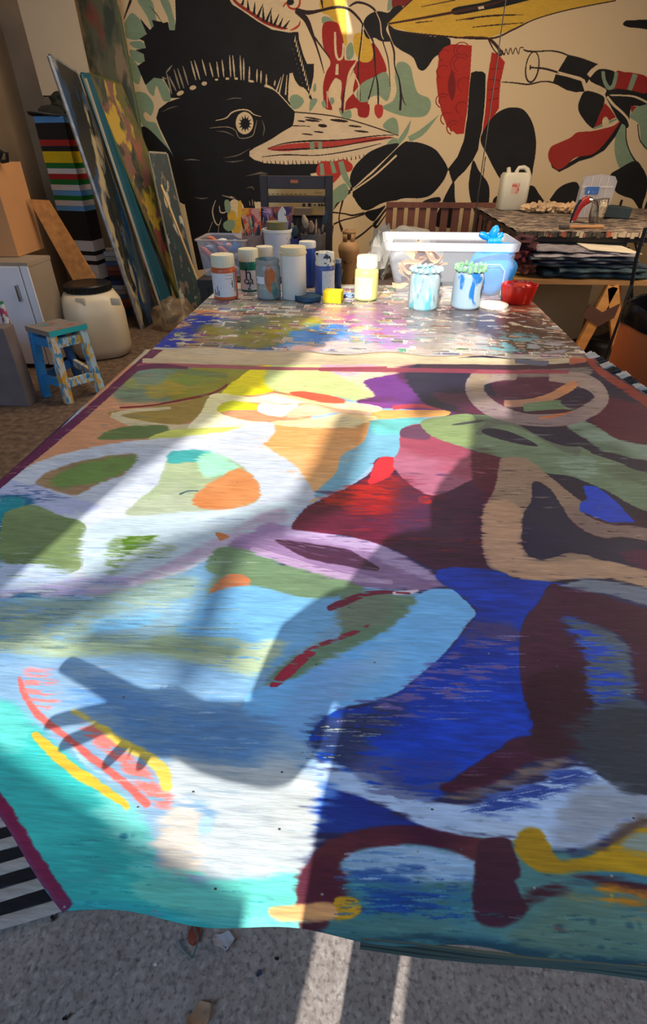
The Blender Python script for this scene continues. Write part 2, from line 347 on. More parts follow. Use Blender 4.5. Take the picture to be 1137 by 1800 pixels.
for pts,col,dr,al,gr in [
    ([(270,620),(300,570),(345,545),(400,548),(395,565),(350,580),(345,625)],(188,128,84),.40,.95,None),
    ([(265,620),(285,590),(330,580),(325,600),(310,628)],(20,50,170),.42,.95,None),
    ([(325,560),(360,555),(400,560),(380,572),(340,575)],(20,50,165),.38,.95,None),
    ([(330,570),(352,572),(335,600),(310,615),(305,600)],(16,44,160),.36,1,None),
    ([(400,610),(440,600),(500,605),(495,622),(400,622)],(40,70,160),.44,.9,None),
    ([(360,575),(420,560),(560,560),(540,590),(470,615),(380,600)],(128,122,50),.42,.9,(80,96,90)),
    ([(490,572),(560,560),(570,568),(530,588),(480,590)],(170,160,30),.46,.9,None),
    ([(500,600),(540,575),(600,572),(640,590),(690,600),(700,622),(500,624)],(40,130,225),.30,.95,(120,160,220)),
    ([(505,612),(600,600),(720,605),(740,622),(510,626)],(232,186,176),.44,.9,None),
    ([(560,545),(640,540),(640,560),(580,565)],(190,140,120),.45,.9,None),
    ([(600,560),(640,552),(700,560),(705,585),(640,590)],(170,90,170),.44,.9,(180,90,160)),
    ([(640,570),(720,575),(760,600),(700,615),(650,600)],(160,120,190),.5,.8,None),
    ([(610,545),(700,535),(760,550),(740,575),(660,570)],(140,100,130),.5,.8,None),
    ([(705,530),(860,540),(900,560),(820,600),(740,620),(730,570)],(118,106,102),.46,.85,(150,142,136)),
    ([(760,540),(880,548),(990,560),(1028,618),(880,622),(860,590)],(66,48,46),.30,1,(78,58,56)),
    ([(800,590),(880,600),(900,622),(800,622)],(186,176,170),.55,.9,None),
    ([(890,590),(930,590),(950,622),(860,622)],(90,170,190),.62,.8,None),
    ([(930,600),(990,605),(1025,620),(940,623)],(150,150,160),.55,.9,None),
    ([(930,530),(960,560),(1000,595),(1028,622),(1000,600),(940,560)],(190,150,130),.5,.9,None)]:
    N.fill(pts,col,soft=2,rough=22,dry=dr-.07,alpha=al,kind='I',grad=gr,var=.08)
N.fill([(850,500),(930,520),(945,545),(870,545)],(150,80,60),soft=3,rough=14,dry=.5,kind='I')
nm=N.material('pasted_newspaper',rough=.30,bump=.25,weave=False,rvar=.10,coat=.35)
bm=BM();box(bm,((TX0+TX1)/2,(1.55+TY1)/2-1.5,.7362),(TX1-TX0-.004,TY1-1.55,.0024))
o=obj('newspaper_cover',bm,nm,t);planeuv(o.data,TX0,TX1,1.55-1.5,TY1-1.5);o['label']='pasted newspaper stained with blue, ochre and brown paint'
# ================================================================ the abstract canvas lying on the table
A=Pic(-.82,1.18,.12,1.76,.00082,(66,40,66),lambda x,y:P(x,y,.745),3)
f=A.fill;l=A.line
WH=(208,213,217);LV=(176,158,190);SKY=(112,165,205);NAVY=(30,26,54);PLUM=(64,18,50);MAR=(94,16,52);COB=(0,50,186);SAGE=(112,132,104);TURQ=(52,178,176)
# far half, left
f([(-420,1200),(-150,960),(14,846),(262,642),(760,636),(760,1750),(60,1700),(-80,1500)],(150,178,205),rough=2)
l([(1480,1000),(1650,1180),(1900,1300)],[60,90,120],(112,132,104),rough=8)
l([(1380,1640),(1600,1560),(1900,1620)],[70,80,60],(150,120,104),rough=8)
f([(1500,1250),(1800,1350),(1900,1600),(1600,1500)],(20,70,180),rough=10,dry=.2)
f([(540,900),(1500,640),(1600,1850),(540,1700),(500,1400)],(40,40,84),rough=2)
f([(150,560),(1200,560),(1200,650),(150,650)],(190,172,142),rough=2)
f([(225,640),(470,636),(600,640),(560,720),(470,765),(300,795),(90,812),(-140,900),(-160,840),(60,800),(140,720)],(200,142,104),rough=6)
f([(200,700),(235,648),(330,640),(400,640),(380,690),(300,705)],(112,132,108),rough=14,grad=(142,146,78),var=.12)
f([(300,660),(360,643),(450,641),(430,670),(392,696),(300,702)],(138,134,40),rough=14,grad=(120,140,60))
l([(285,640),(330,652),(400,660)],[14,8],(84,110,84),rough=8,alpha=.6)
f([(255,672),(300,668),(330,684),(270,700)],(176,150,50),rough=12,alpha=.7)
f([(238,650),(290,652),(280,676),(240,672)],(110,136,124),rough=12,alpha=.8)
f([(445,646),(486,642),(482,668),(478,692),(440,694),(388,694),(415,668)],(236,222,20),rough=5)  # brighter yellow painted in where the sun reaches
f([(476,640),(566,640),(640,668),(690,690),(640,704),(560,692),(476,686)],(190,205,138),rough=10)
f([(560,641),(650,640),(740,642),(740,668),(680,676),(630,668),(590,655)],(226,176,150),rough=12,grad=(200,150,176),dry=.3)
f([(600,655),(660,652),(700,672),(680,690),(640,684)],(226,214,170),rough=10,grad=(196,170,190),dry=.35)
f([(640,668),(700,655),(740,640),(905,640),(905,730),(760,722),(700,716),(640,716),(630,702),(660,694)],(104,46,128),rough=8,grad=(92,34,84))
f([(700,645),(860,640),(905,700),(860,724),(790,700),(740,690)],(74,28,62),rough=14,alpha=.85)
l([(632,712),(690,712),(760,718)],[12,8],(126,56,136),rough=5)
l([(690,716),(735,712),(775,718)],[8,5],(190,66,84),rough=5)
f([(655,722),(700,720),(785,720),(783,730),(730,733),(660,736)],(238,170,96),rough=4)
# dark right base
f([(735,638),(1040,632),(1137,695),(1480,930),(1480,1100),(1137,1040),(860,1005),(835,850),(800,760),(850,735),(800,725),(738,700)],NAVY,rough=8,grad=(58,26,48))
f([(1040,700),(1137,715),(1200,780),(1060,765)],(92,26,50),rough=20,alpha=.8)
f([(905,700),(760,690),(800,715),(850,728)],(96,38,66),rough=10,alpha=.7)
# pale loops
l([(210,716),(262,712),(330,700),(374,690),(400,676)],[3,3,4,4,3],(116,26,34),rough=3)
f([(186,725),(240,718),(330,704),(372,694),(360,720),(330,742),(300,745),(250,742)],(150,128,56),rough=8,alpha=.9)
l([(196,730),(230,722),(300,716)],[8,5],(206,190,150),rough=5)
l([(195,728),(232,742),(300,752),(350,748),(380,742)],[10,13,12,10],(206,190,150),rough=6)
f([(366,698),(384,690),(440,697),(520,697),(660,712),(655,724),(560,716),(470,708),(400,706),(385,716),(398,730),(470,742),(590,742),(650,734),(655,742),(560,752),(470,748),(380,756),(338,756),(330,750),(352,725)],(236,228,170),rough=5,grad=(238,232,190))
f([(382,716),(404,704),(430,706),(466,712),(455,719),(410,720),(386,724)],(204,206,36),rough=4)
f([(458,708),(500,712),(524,714),(508,726),(490,732),(455,724)],(222,226,222),rough=5)
f([(524,716),(600,718),(650,724),(640,730),(560,730),(505,732)],(226,186,150),rough=4)
f([(510,688),(545,688),(603,700),(600,709),(560,706),(520,696)],(206,86,62),rough=6,grad=(214,110,80))
f([(172,768),(205,752),(250,748),(292,748),(292,762),(262,770),(190,772)],(92,114,66),rough=6)
f([(260,770),(300,756),(350,752),(440,748),(462,742),(440,756),(400,768),(330,774),(280,776)],(180,196,60),rough=5,grad=(200,206,100))
# peach field and blue
f([(430,756),(472,742),(556,738),(652,738),(648,752),(640,775),(604,800),(598,830),(548,884),(520,860),(470,800)],(226,170,112),rough=5,grad=(220,154,92))
f([(470,742),(560,734),(655,730),(650,745),(600,752),(530,750)],(240,214,160),rough=6)
f([(652,741),(690,736),(738,733),(746,739),(716,752),(702,775),(704,802),(670,804),(620,846),(552,876),(548,870),(590,830),(600,800),(636,778),(650,750)],(112,170,196),rough=4)
f([(652,741),(690,736),(738,733),(746,739),(716,752),(700,765),(655,762)],(104,190,190),rough=8)
# white ring
ring=[(-170,905),(-60,860),(0,838),(60,812),(105,798),(190,780),(260,772),(330,766),(400,757),(425,750),(458,742),(480,752),(462,775),(486,796),(520,818),(544,852),(553,868),(545,885),(522,900),(512,925),(470,945),(400,965),(330,1000),(240,1030),(120,1040),(0,1060),(-170,1080)]
f(ring,(186,194,208),rough=6,grad=(198,203,210),var=.05)
f([(420,752),(465,740),(484,752),(466,778),(430,785),(380,775)],(190,197,210),rough=6)
f([(62,846),(90,826),(140,810),(190,802),(236,797),(236,812),(215,834),(170,850),(135,868),(108,864),(78,856)],(146,118,88),rough=7,var=.1)
f([(90,842),(140,815),(236,799),(232,820),(180,845),(140,850),(104,856)],(104,132,70),rough=9,grad=(88,114,74))
f([(298,796),(330,794),(375,796),(420,815),(450,842),(456,862),(450,882),(410,893),(340,900),(225,905),(240,880),(276,850)],(152,166,130),rough=6,grad=(162,172,146))
f([(298,794),(345,790),(372,796),(360,808),(320,812),(296,814)],(56,150,150),rough=6)
f([(348,800),(376,796),(418,818),(400,832),(370,838),(352,828)],(150,214,180),rough=9)
f([(420,822),(450,842),(456,862),(450,880),(400,896),(346,890),(342,870),(378,842)],(196,126,76),rough=6,grad=(184,112,64))
l([(315,868),(330,862),(350,862)],[3,2],(50,80,90),rough=2)
# lower-left of the ring: blue, olive leaf
f([(-200,860),(-60,830),(0,838),(60,852),(120,872),(180,890),(100,905),(40,890),(0,890),(-200,1000)],(170,176,206),rough=8,dry=.25)
f([(-180,890),(0,870),(60,880),(20,910),(20,960),(0,1000),(-180,1060)],(28,98,130),rough=10,dry=.2)
f([(0,876),(45,878),(20,905),(-40,930)],(30,130,140),rough=6)
f([(4,908),(30,892),(60,886),(104,905),(143,916),(151,925),(150,950),(146,980),(138,1000),(96,1012),(70,998),(30,992),(0,985)],(108,128,84),rough=5,grad=(120,138,94),warp=4)
l([(151,924),(151,950),(146,985),(142,1000)],[2,3,3,2],(48,62,40),rough=2)
f([(40,985),(100,1000),(130,1010),(100,1040),(0,1060),(-100,1060),(-60,1000)],(172,190,216),rough=10,dry=.3)
f([(150,928),(260,905),(420,892),(500,880),(515,900),(480,925),(380,960),(300,990),(200,1015),(150,1010)],(186,202,210),rough=9,grad=(178,196,206))
f([(196,948),(235,940),(276,942),(262,955),(230,972),(210,998),(190,1010),(186,985)],(116,138,98),rough=9,dry=.35)
f([(216,945),(250,941),(276,943),(250,955),(225,968)],(74,108,30),rough=6)
f([(240,965),(300,955),(305,968),(250,982),(200,1010)],(150,168,140),rough=9,dry=.45)
# lavender strokes
f([(-160,1065),(0,1040),(60,1030),(120,1018),(210,1012),(260,1018),(170,1045),(60,1052),(-160,1090)],(160,152,190),rough=10,dry=.25)
f([(20,1045),(70,1042),(60,1064),(20,1062)],(46,100,160),rough=8)
l([(150,1042),(230,1024),(310,992),(370,962),(420,940),(470,915),(505,900)],[16,20,22,24,30,34,20],(178,156,180),rough=9,alpha=.85,dry=.15)
f([(377,934),(392,936),(404,943),(386,950)],(188,112,66),rough=2,smooth=False)
f([(440,935),(470,918),(514,924),(600,938),(650,950),(708,974),(760,1006),(790,1028),(740,1036),(650,1038),(590,1026),(520,1000),(470,980),(400,975),(408,950)],(160,130,172),rough=7,grad=(138,108,148))
l([(500,928),(590,945),(660,965),(720,995),(775,1026)],[18,22,24,20,8],(182,160,196),rough=8,alpha=.75,dry=.2)
l([(440,965),(520,990),(600,1012),(690,1022)],[12,16,14,8],(186,160,190),rough=7,alpha=.7,dry=.25)
f([(482,948),(520,950),(560,956),(610,964),(640,980),(670,1001),(640,1000),(590,990),(540,980),(510,965)],(74,26,52),rough=4,grad=(62,32,60))
# maroon field
f([(513,929),(520,912),(542,888),(590,866),(628,848),(652,828),(664,804),(700,806),(760,815),(835,838),(884,802),(880,860),(850,930),(862,1004),(800,1000),(760,998),(700,968),(640,948),(560,934)],(94,18,50),rough=5,grad=(66,24,60),var=.16)
f([(600,870),(650,838),(668,804),(694,806),(690,840),(760,850),(770,880),(700,900),(620,905)],(140,18,26),rough=16,grad=(110,18,36),alpha=.9)
f([(650,836),(668,803),(698,806),(694,826),(676,842),(648,852)],(208,36,52),rough=5)  # bright red painted in where the maroon catches the sun
f([(560,880),(640,850),(700,862),(690,880),(600,890)],(166,26,24),rough=14,dry=.4)
f([(735,872),(752,872),(760,884),(738,884)],(206,30,26),rough=3)
f([(700,850),(790,900),(810,960),(700,940)],(66,32,62),rough=20,alpha=.7)
f([(703,762),(712,750),(744,744),(790,760),(834,782),(884,800),(870,835),(835,840),(760,870),(700,832),(692,806),(702,790)],(150,66,88),rough=5,grad=(166,96,122))  # pinker maroon painted in over the sunlit patch
f([(835,775),(890,795),(884,850),(835,850)],(84,20,46),rough=7,dry=.3)  # dark maroon painted in past the sun's edge
f([(703,766),(706,754),(722,748),(744,746),(756,770),(720,770)],(96,58,84),rough=4)
# sage strokes
f([(742,738),(790,730),(850,728),(905,735),(990,770),(1060,800),(1137,822),(1400,880),(1400,1000),(1137,898),(1080,868),(1010,838),(950,828),(890,806),(830,790),(770,770),(746,755)],SAGE,rough=5,grad=(92,108,84))
f([(742,738),(790,730),(832,730),(832,784),(770,770),(746,755)],(124,144,96),rough=5)  # paler sage painted in on the sunlit left end
l([(838,762),(880,736),(930,745),(985,776),(1020,796)],[8,20,26,24,14],(96,106,92),rough=6)
f([(902,738),(930,738),(1035,775),(1000,783),(955,770)],NAVY,rough=3)
f([(848,760),(860,752),(900,760),(946,783),(900,777)],NAVY,rough=3)
f([(792,746),(840,738),(850,740),(812,746)],(60,62,66),rough=3)
l([(1000,738),(1040,760),(1080,785),(1137,795),(1400,850)],[26,30,30,28,40],(100,118,98),rough=6,grad=(128,150,134))
f([(1036,793),(1080,795),(1137,812),(1380,870),(1380,890),(1137,830),(1090,812)],(40,36,56),rough=3)
f([(985,805),(1030,800),(1050,815),(1040,840),(1000,832)],(132,152,134),rough=9,dry=.45)
# grey-brown loop
f([(905,640),(1020,640),(1040,655),(1000,668),(900,662)],(110,104,102),rough=8,dry=.2)
f([(863,673),(890,664),(990,662),(992,674),(960,690),(910,702),(882,700)],(74,26,56),rough=4,grad=(52,30,58))
l([(908,660),(868,658),(838,668),(836,690),(862,716),(910,734),(965,738),(1010,732),(1048,712),(1058,696),(1042,676),(1008,664),(965,662)],[14,24,30,32,28,22,22,24,26,24,26,24,14],(148,130,124),rough=5,grad=(136,118,120),dry=.05)
l([(858,652),(838,668),(842,690)],[20,26,20],(150,132,112),rough=5)
l([(886,708),(930,706),(968,696),(1000,680),(1014,672)],[12,13,14,16,10],(184,124,84),rough=5,grad=(160,120,100))
l([(920,716),(980,710),(1010,716)],[14,16,8],(96,122,92),rough=4)
f([(985,705),(1008,697),(1014,712),(1004,718)],NAVY,rough=3)
l([(948,734),(975,730),(1008,722)],[3,5,2],(190,110,70),rough=3)
# tan angular stroke
f([(878,812),(884,804),(915,802),(938,812),(965,835),(1005,868),(1026,885),(1030,905),(1075,922),(1137,928),(1400,980),(1400,1040),(1137,950),(1060,945),(1010,920),(985,885),(966,858),(938,846),(934,880),(918,908),(920,965),(948,983),(975,978),(1008,970),(1068,986),(1137,1002),(1400,1060),(1400,1120),(1137,1032),(1075,1018),(1018,1016),(960,1022),(925,1020),(863,998),(848,960),(848,905),(858,880),(872,850)],(156,128,106),rough=5,grad=(138,112,104),smooth=True,dry=.04)
f([(855,885),(915,890),(915,965),(945,985),(1060,985),(1137,1003),(1400,1060),(1400,1118),(1137,1031),(1018,1014),(930,1019),(866,995),(850,955)],(186,146,116),rough=8,grad=(196,152,122))
f([(938,850),(966,862),(985,888),(1010,922),(1060,947),(1137,952),(1400,1040),(1400,1062),(1137,1000),(1068,984),(1008,969),(975,976),(948,981),(922,962),(921,908),(936,880)],(34,34,62),rough=3)
f([(1024,852),(1045,852),(1062,862),(1085,882),(1118,918),(1072,918),(1018,898),(1020,885),(1032,875)],(0,66,200),rough=4,smooth=False)
f([(1085,975),(1137,965),(1200,1000),(1137,1000)],(96,32,66),rough=10,alpha=.8)
# sage and blue centre-left
f([(-180,1060),(0,1050),(150,1048),(260,1030),(330,1004),(380,975),(420,965),(520,1002),(600,1030),(740,1040),(700,1100),(560,1190),(470,1215),(420,1250),(200,1200),(0,1200),(-200,1210)],(138,172,188),rough=6,grad=(120,166,200))
f([(-180,1090),(0,1062),(150,1050),(300,1010),(360,1030),(300,1060),(200,1075),(150,1110),(250,1120),(180,1150),(0,1140),(-180,1170)],(138,158,142),rough=16,dry=.3,alpha=.85)
f([(335,1150),(345,1100),(360,1050),(375,1010),(410,975),(440,985),(400,1030),(372,1060),(352,1110),(362,1150)],(126,146,120),rough=9)
f([(360,1000),(385,962),(420,962),(480,985),(560,1008),(640,1032),(600,1060),(540,1060),(490,1040),(440,1030),(420,1020)],(88,118,84),rough=7,grad=(104,130,98))
f([(368,1042),(384,1020),(405,1008),(440,1016),(428,1038),(395,1042)],(196,118,76),rough=4)
f([(368,1042),(440,1030),(500,1042),(560,1052),(620,1044),(600,1080),(540,1130),(470,1180),(420,1180),(310,1120),(340,1090)],(104,168,216),rough=6,grad=(112,172,214))
f([(308,1105),(340,1090),(345,1120),(330,1125)],(110,168,210),rough=5)
f([(150,1096),(210,1080),(290,1078),(250,1098),(180,1108)],(120,180,216),rough=10,dry=.3)
f([(-180,1170),(0,1130),(110,1132),(230,1122),(320,1122),(420,1128),(500,1130),(480,1160),(440,1188),(380,1180),(300,1160),(200,1150),(80,1160),(-180,1200)],(162,182,146),rough=10,dry=.2,grad=(178,194,164))
f([(280,1112),(360,1118),(440,1136),(380,1150),(260,1140)],(134,152,118),rough=12,alpha=.8)
f([(0,1100),(60,1080),(90,1110),(80,1150),(20,1150)],(172,188,156),rough=16,alpha=.7)
f([(-180,1180),(0,1146),(120,1158),(260,1150),(400,1180),(430,1190),(425,1260),(330,1250),(100,1260),(-180,1240)],(134,174,208),rough=12,grad=(126,170,208))
# pale-blue big tongue
f([(420,1262),(440,1215),(500,1195),(560,1170),(640,1128),(700,1090),(728,1050),(752,1036),(794,1033),(818,1054),(838,1076),(825,1092),(805,1120),(770,1160),(726,1195),(700,1216),(640,1236),(590,1248),(560,1278),(540,1315),(520,1350),(400,1330)],(104,178,238),rough=4,grad=(118,188,242))
f([(560,1235),(590,1190),(640,1150),(700,1125),(690,1170),(640,1215)],(140,188,226),rough=16,alpha=.85)
f([(470,1300),(520,1200),(600,1150),(640,1200),(560,1280),(520,1345),(440,1345)],(120,158,206),rough=24,alpha=.6)
f([(600,1040),(660,1042),(715,1046),(735,1044),(700,1090),(640,1126),(560,1165),(500,1196),(460,1208),(500,1165),(560,1132),(600,1120)],(92,126,98),rough=8,grad=(104,132,108))
f([(590,1062),(640,1045),(690,1050),(680,1085),(640,1105),(600,1100)],(112,122,106),rough=10,alpha=.8)
l([(575,1070),(600,1060),(650,1042),(712,1040)],[10,12,8,4],(112,30,60),rough=7,dry=.3)
l([(476,1208),(505,1180),(540,1150),(560,1136)],[10,18,16,8],(156,34,62),rough=9,dry=.35)
l([(560,1134),(610,1116),(650,1098)],[6,8,4],(130,40,60),rough=6,dry=.45)
l([(690,1042),(716,1040),(738,1036)],[6,8,3],(226,196,212),rough=4)
l([(695,1040),(722,1042)],[3,3],(120,14,36),rough=2)
# cobalt
f([(776,998),(870,1000),(905,1014),(960,1020),(1000,1028),(960,1046),(946,1066),(925,1082),(918,1120),(915,1180),(930,1240),(940,1290),(880,1330),(800,1385),(740,1412),(700,1408),(640,1376),(584,1346),(540,1316),(552,1280),(590,1248),(650,1236),(705,1214),(770,1160),(808,1120),(838,1076),(818,1052),(792,1032),(770,1020)],(0,66,192),rough=5,grad=(0,56,170),var=.14)
f([(540,1312),(556,1276),(600,1250),(640,1240),(700,1228),(720,1260),(640,1300),(640,1340),(600,1350)],(36,52,96),rough=14,dry=.35)
f([(590,1252),(650,1240),(700,1218),(790,1150),(830,1120),(910,1130),(900,1180),(800,1220),(700,1260)],(96,84,150),rough=12,dry=.68)
f([(826,1092),(870,1090),(912,1105),(912,1130),(850,1122),(812,1130)],(84,62,104),rough=10,dry=.2,alpha=.8)
f([(600,1345),(700,1330),(800,1350),(760,1400),(690,1404)],(74,74,120),rough=16,dry=.42,alpha=.8)
# plum bands
f([(945,1060),(968,1024),(1000,1032),(1060,1045),(1137,1068),(1400,1110),(1400,1300),(1137,1232),(1118,1200),(1108,1140),(1080,1110),(1020,1088),(1000,1100),(1026,1130),(1040,1160),(1046,1200),(1042,1260),(1046,1310),(985,1328),(930,1340),(870,1375),(800,1394),(768,1386),(820,1354),(870,1320),(905,1296),(936,1292),(934,1260),(916,1200),(914,1120),(926,1082)],PLUM,rough=5,grad=(72,34,58),var=.1)
f([(930,1190),(1036,1180),(1040,1300),(950,1330),(920,1300),(938,1280)],(54,20,40),rough=8)
f([(1000,1024),(1040,1017),(1137,1034),(1400,1100),(1400,1120),(1137,1062),(1080,1046),(1030,1036),(975,1030)],(118,126,138),rough=6,grad=(104,112,126))
f([(985,1084),(1040,1094),(1090,1116),(1108,1150),(1118,1205),(1137,1236),(1400,1300),(1400,1420),(1137,1410),(1080,1384),(1030,1330),(1046,1300),(1042,1240),(1030,1190),(1030,1140),(1012,1110)],(82,98,112),rough=8,grad=(74,94,96))
f([(990,1086),(1040,1100),(1060,1130),(1090,1180),(1090,1230),(1040,1240),(1030,1150)],(20,70,190),rough=10,dry=.52)
f([(1000,1300),(1050,1240),(1137,1240),(1400,1300),(1400,1440),(1137,1420),(1070,1380),(1020,1330)],(46,56,68),rough=16)
f([(780,1412),(800,1398),(870,1380),(930,1348),(990,1334),(1012,1342),(960,1362),(880,1392),(820,1414)],(124,104,96),rough=8,dry=.2)
f([(700,1330),(800,1320),(790,1350),(720,1380)],(30,60,160),rough=10,dry=.5)
# pale blue band
f([(530,1345),(585,1340),(620,1360),(700,1392),(760,1408),(830,1414),(880,1396),(950,1372),(1000,1346),(1040,1350),(1080,1384),(1137,1404),(1400,1440),(1400,1500),(1137,1444),(1060,1480),(1000,1494),(960,1492),(900,1478),(840,1475),(780,1468),(730,1450),(700,1430),(640,1402),(585,1390),(520,1400)],(178,204,240),rough=6,grad=(186,204,228))
f([(820,1410),(900,1392),(960,1366),(1010,1350),(1050,1368),(960,1400),(860,1430)],(40,70,150),rough=10,dry=.52)
f([(620,1356),(700,1386),(760,1404),(740,1420),(660,1394)],(110,120,160),rough=8,dry=.5)
f([(1000,1400),(1060,1380),(1137,1402),(1400,1440),(1400,1530),(1137,1450),(1060,1480),(970,1496)],(150,158,172),rough=14)
f([(560,1390),(590,1388),(640,1404),(690,1426),(735,1450),(760,1466),(700,1472),(600,1462),(550,1462),(520,1440)],(18,44,134),rough=5,grad=(30,60,150))
f([(500,1384),(540,1374),(585,1372),(590,1400),(560,1440),(525,1440)],(80,130,222),rough=12,dry=.25)
# turquoise corner
f([(-400,1180),(0,1226),(36,1244),(100,1300),(170,1360),(240,1418),(270,1470),(285,1530),(380,1545),(460,1540),(530,1534),(600,1560),(660,1640),(600,1660),(100,1640),(-100,1560),(-500,1400)],TURQ,rough=9,grad=(60,190,184))
f([(-200,1226),(0,1222),(60,1260),(40,1330),(0,1320),(-200,1300)],(110,208,196),rough=16,alpha=.7)
f([(180,1350),(260,1425),(285,1530),(230,1500),(180,1430)],(130,210,200),rough=16,alpha=.8)
for i in range(26):
    x=rg.uniform(120,420);y=rg.uniform(1450,1605);f([(x,y),(x+rg.uniform(8,26),y-3),(x+rg.uniform(10,26),y+6),(x+3,y+6)],(26,120,140),rough=4,dry=.4,alpha=.8)
# white field, whites toned down against the sun
f([(-180,1190),(60,1160),(200,1190),(320,1240),(430,1250),(520,1300),(560,1330),(530,1400),(530,1536),(460,1542),(380,1546),(288,1532),(272,1470),(240,1420),(170,1362),(100,1302),(40,1246),(0,1228),(-180,1210)],(140,172,200),rough=9,grad=(130,166,200))
f([(100,1180),(300,1240),(430,1250),(500,1300),(420,1350),(300,1330),(180,1270)],(84,132,184),rough=30,alpha=.9)  # deeper blue painted in where the hand's shadow falls
f([(300,1330),(420,1350),(540,1350),(560,1400),(534,1536),(440,1541),(350,1540),(345,1470),(380,1430),(340,1400),(290,1400)],(186,194,198),rough=9)
f([(470,1380),(540,1380),(545,1440),(520,1500),(480,1480)],(206,204,192),rough=14,alpha=.7)
f([(282,1430),(330,1420),(370,1440),(345,1470),(345,1535),(292,1540),(276,1490)],(222,200,176),rough=9,alpha=.75)
f([(348,1440),(375,1432),(372,1458),(352,1468)],(164,196,214),rough=5)
f([(440,1350),(530,1356),(540,1540),(530,1545),(440,1541)],(190,198,200),rough=12,alpha=.7)
f([(250,1534),(300,1532),(400,1546),(530,1536),(560,1600),(600,1634),(430,1634),(300,1600),(230,1560)],(104,204,190),rough=7)
# coral and yellow strokes
l([(32,1186),(44,1222),(70,1258),(110,1290),(160,1330),(215,1372),(262,1416)],[8,12,13,13,14,14,16],(222,104,96),rough=5)
f([(40,1180),(95,1190),(98,1230),(70,1250),(50,1220)],(226,130,130),rough=8,dry=.55)
l([(140,1262),(180,1300),(230,1345),(270,1392),(300,1412)],[18,24,26,26,20],(230,120,112),rough=7,dry=.38)
l([(56,1286),(82,1310),(112,1340),(160,1372),(205,1402),(228,1420)],[14,20,20,17,14,10],(230,178,58),rough=5)
l([(122,1246),(170,1272),(215,1306),(256,1328),(285,1352),(294,1390)],[10,12,15,18,22,18],(222,194,84),rough=5)
l([(120,1300),(150,1340),(200,1370)],[6,8,4],(180,220,220),rough=3,alpha=.7)
l([(0,1396),(26,1432),(52,1474),(58,1486)],[4,5,5,2],(150,48,60),rough=2)
# bottom right quarter
f([(540,1530),(600,1480),(800,1470),(960,1490),(1137,1500),(1400,1560),(1500,1800),(1000,1760),(600,1660),(520,1600)],(64,118,134),rough=8,grad=(84,132,130))
f([(604,1500),(640,1488),(720,1484),(800,1492),(832,1500),(836,1530),(830,1556),(740,1552),(608,1560)],(156,190,224),rough=6,grad=(146,182,214))
f([(606,1545),(700,1535),(760,1560),(834,1556),(840,1600),(720,1612),(600,1604)],(52,94,160),rough=9,grad=(60,124,140),dry=.1)
f([(612,1535),(660,1520),(740,1520),(760,1530),(690,1545),(640,1545)],(50,92,156),rough=8,dry=.3)
f([(640,1570),(740,1566),(800,1575),(760,1596),(660,1596)],(26,74,150),rough=8,dry=.35)
l([(556,1630),(548,1580),(560,1530),(590,1492),(650,1472),(730,1468),(800,1482),(850,1496)],[60,56,50,40,34,30,32,40],PLUM,rough=5,grad=(96,44,52))
f([(530,1530),(570,1500),(602,1520),(606,1570),(650,1585),(600,1600),(560,1620),(530,1610)],(104,48,52),rough=8,grad=(84,34,50))
f([(838,1490),(852,1476),(886,1468),(898,1478),(904,1500),(918,1532),(904,1550),(930,1590),(920,1612),(880,1624),(838,1610),(830,1560),(836,1530)],(62,28,48),rough=5,grad=(70,32,50))
f([(940,1600),(985,1570),(1040,1562),(1137,1600),(1400,1650),(1400,1760),(1000,1720),(900,1650),(910,1620)],(106,136,118),rough=9,grad=(96,126,110))
f([(908,1468),(918,1458),(944,1454),(958,1466),(970,1490),(984,1510),(1040,1500),(1090,1474),(1137,1446),(1300,1400),(1400,1500),(1400,1620),(1137,1542),(1080,1532),(1020,1532),(960,1538),(934,1522),(912,1504),(904,1484)],(188,144,22),rough=5,grad=(176,134,26))
f([(985,1512),(1050,1478),(1137,1430),(1137,1446),(1060,1490)],(90,70,60),rough=6,dry=.3)
f([(1090,1490),(1137,1462),(1250,1470),(1200,1498),(1100,1498)],(136,148,136),rough=7)
l([(905,1600),(940,1572),(990,1552),(1050,1544),(1137,1562),(1400,1620)],[22,18,18,20,22,40],(66,30,40),rough=6,dry=.1)
l([(1000,1570),(1040,1560),(1080,1572),(1137,1590),(1400,1650)],[6,14,22,22,30],(196,126,30),rough=7,dry=.12)
A.ell((1077,1572),6,5,(222,186,30),rough=2)
f([(588,1578),(604,1572),(626,1576),(637,1590),(624,1606),(604,1612),(586,1610)],(202,152,36),rough=3)
f([(470,1592),(496,1586),(540,1584),(584,1584),(590,1612),(540,1616),(484,1613)],(228,138,80),rough=4,grad=(236,170,110))
l([(770,1622),(860,1622),(900,1625)],[3,3,3],(150,70,60),rough=3,dry=.4)
l([(972,1622),(1010,1634),(1070,1642)],[7,5,3],(140,50,42),rough=3)
l([(600,1614),(700,1618),(800,1622)],[4,4,4],(130,70,70),rough=3,dry=.4)
for i in range(30):
    x=rg.uniform(930,1130);y=rg.uniform(1610,1670);f([(x,y),(x+rg.uniform(6,18),y-4),(x+rg.uniform(8,18),y+7),(x+3,y+8)],(34,70,84),rough=4,dry=.3,alpha=.8)
l([(430,1632),(600,1640),(760,1650),(900,1666),(1137,1698),(1400,1740)],[8,10,22,26,30,30],(40,70,84),rough=6,dry=.3,alpha=.8)
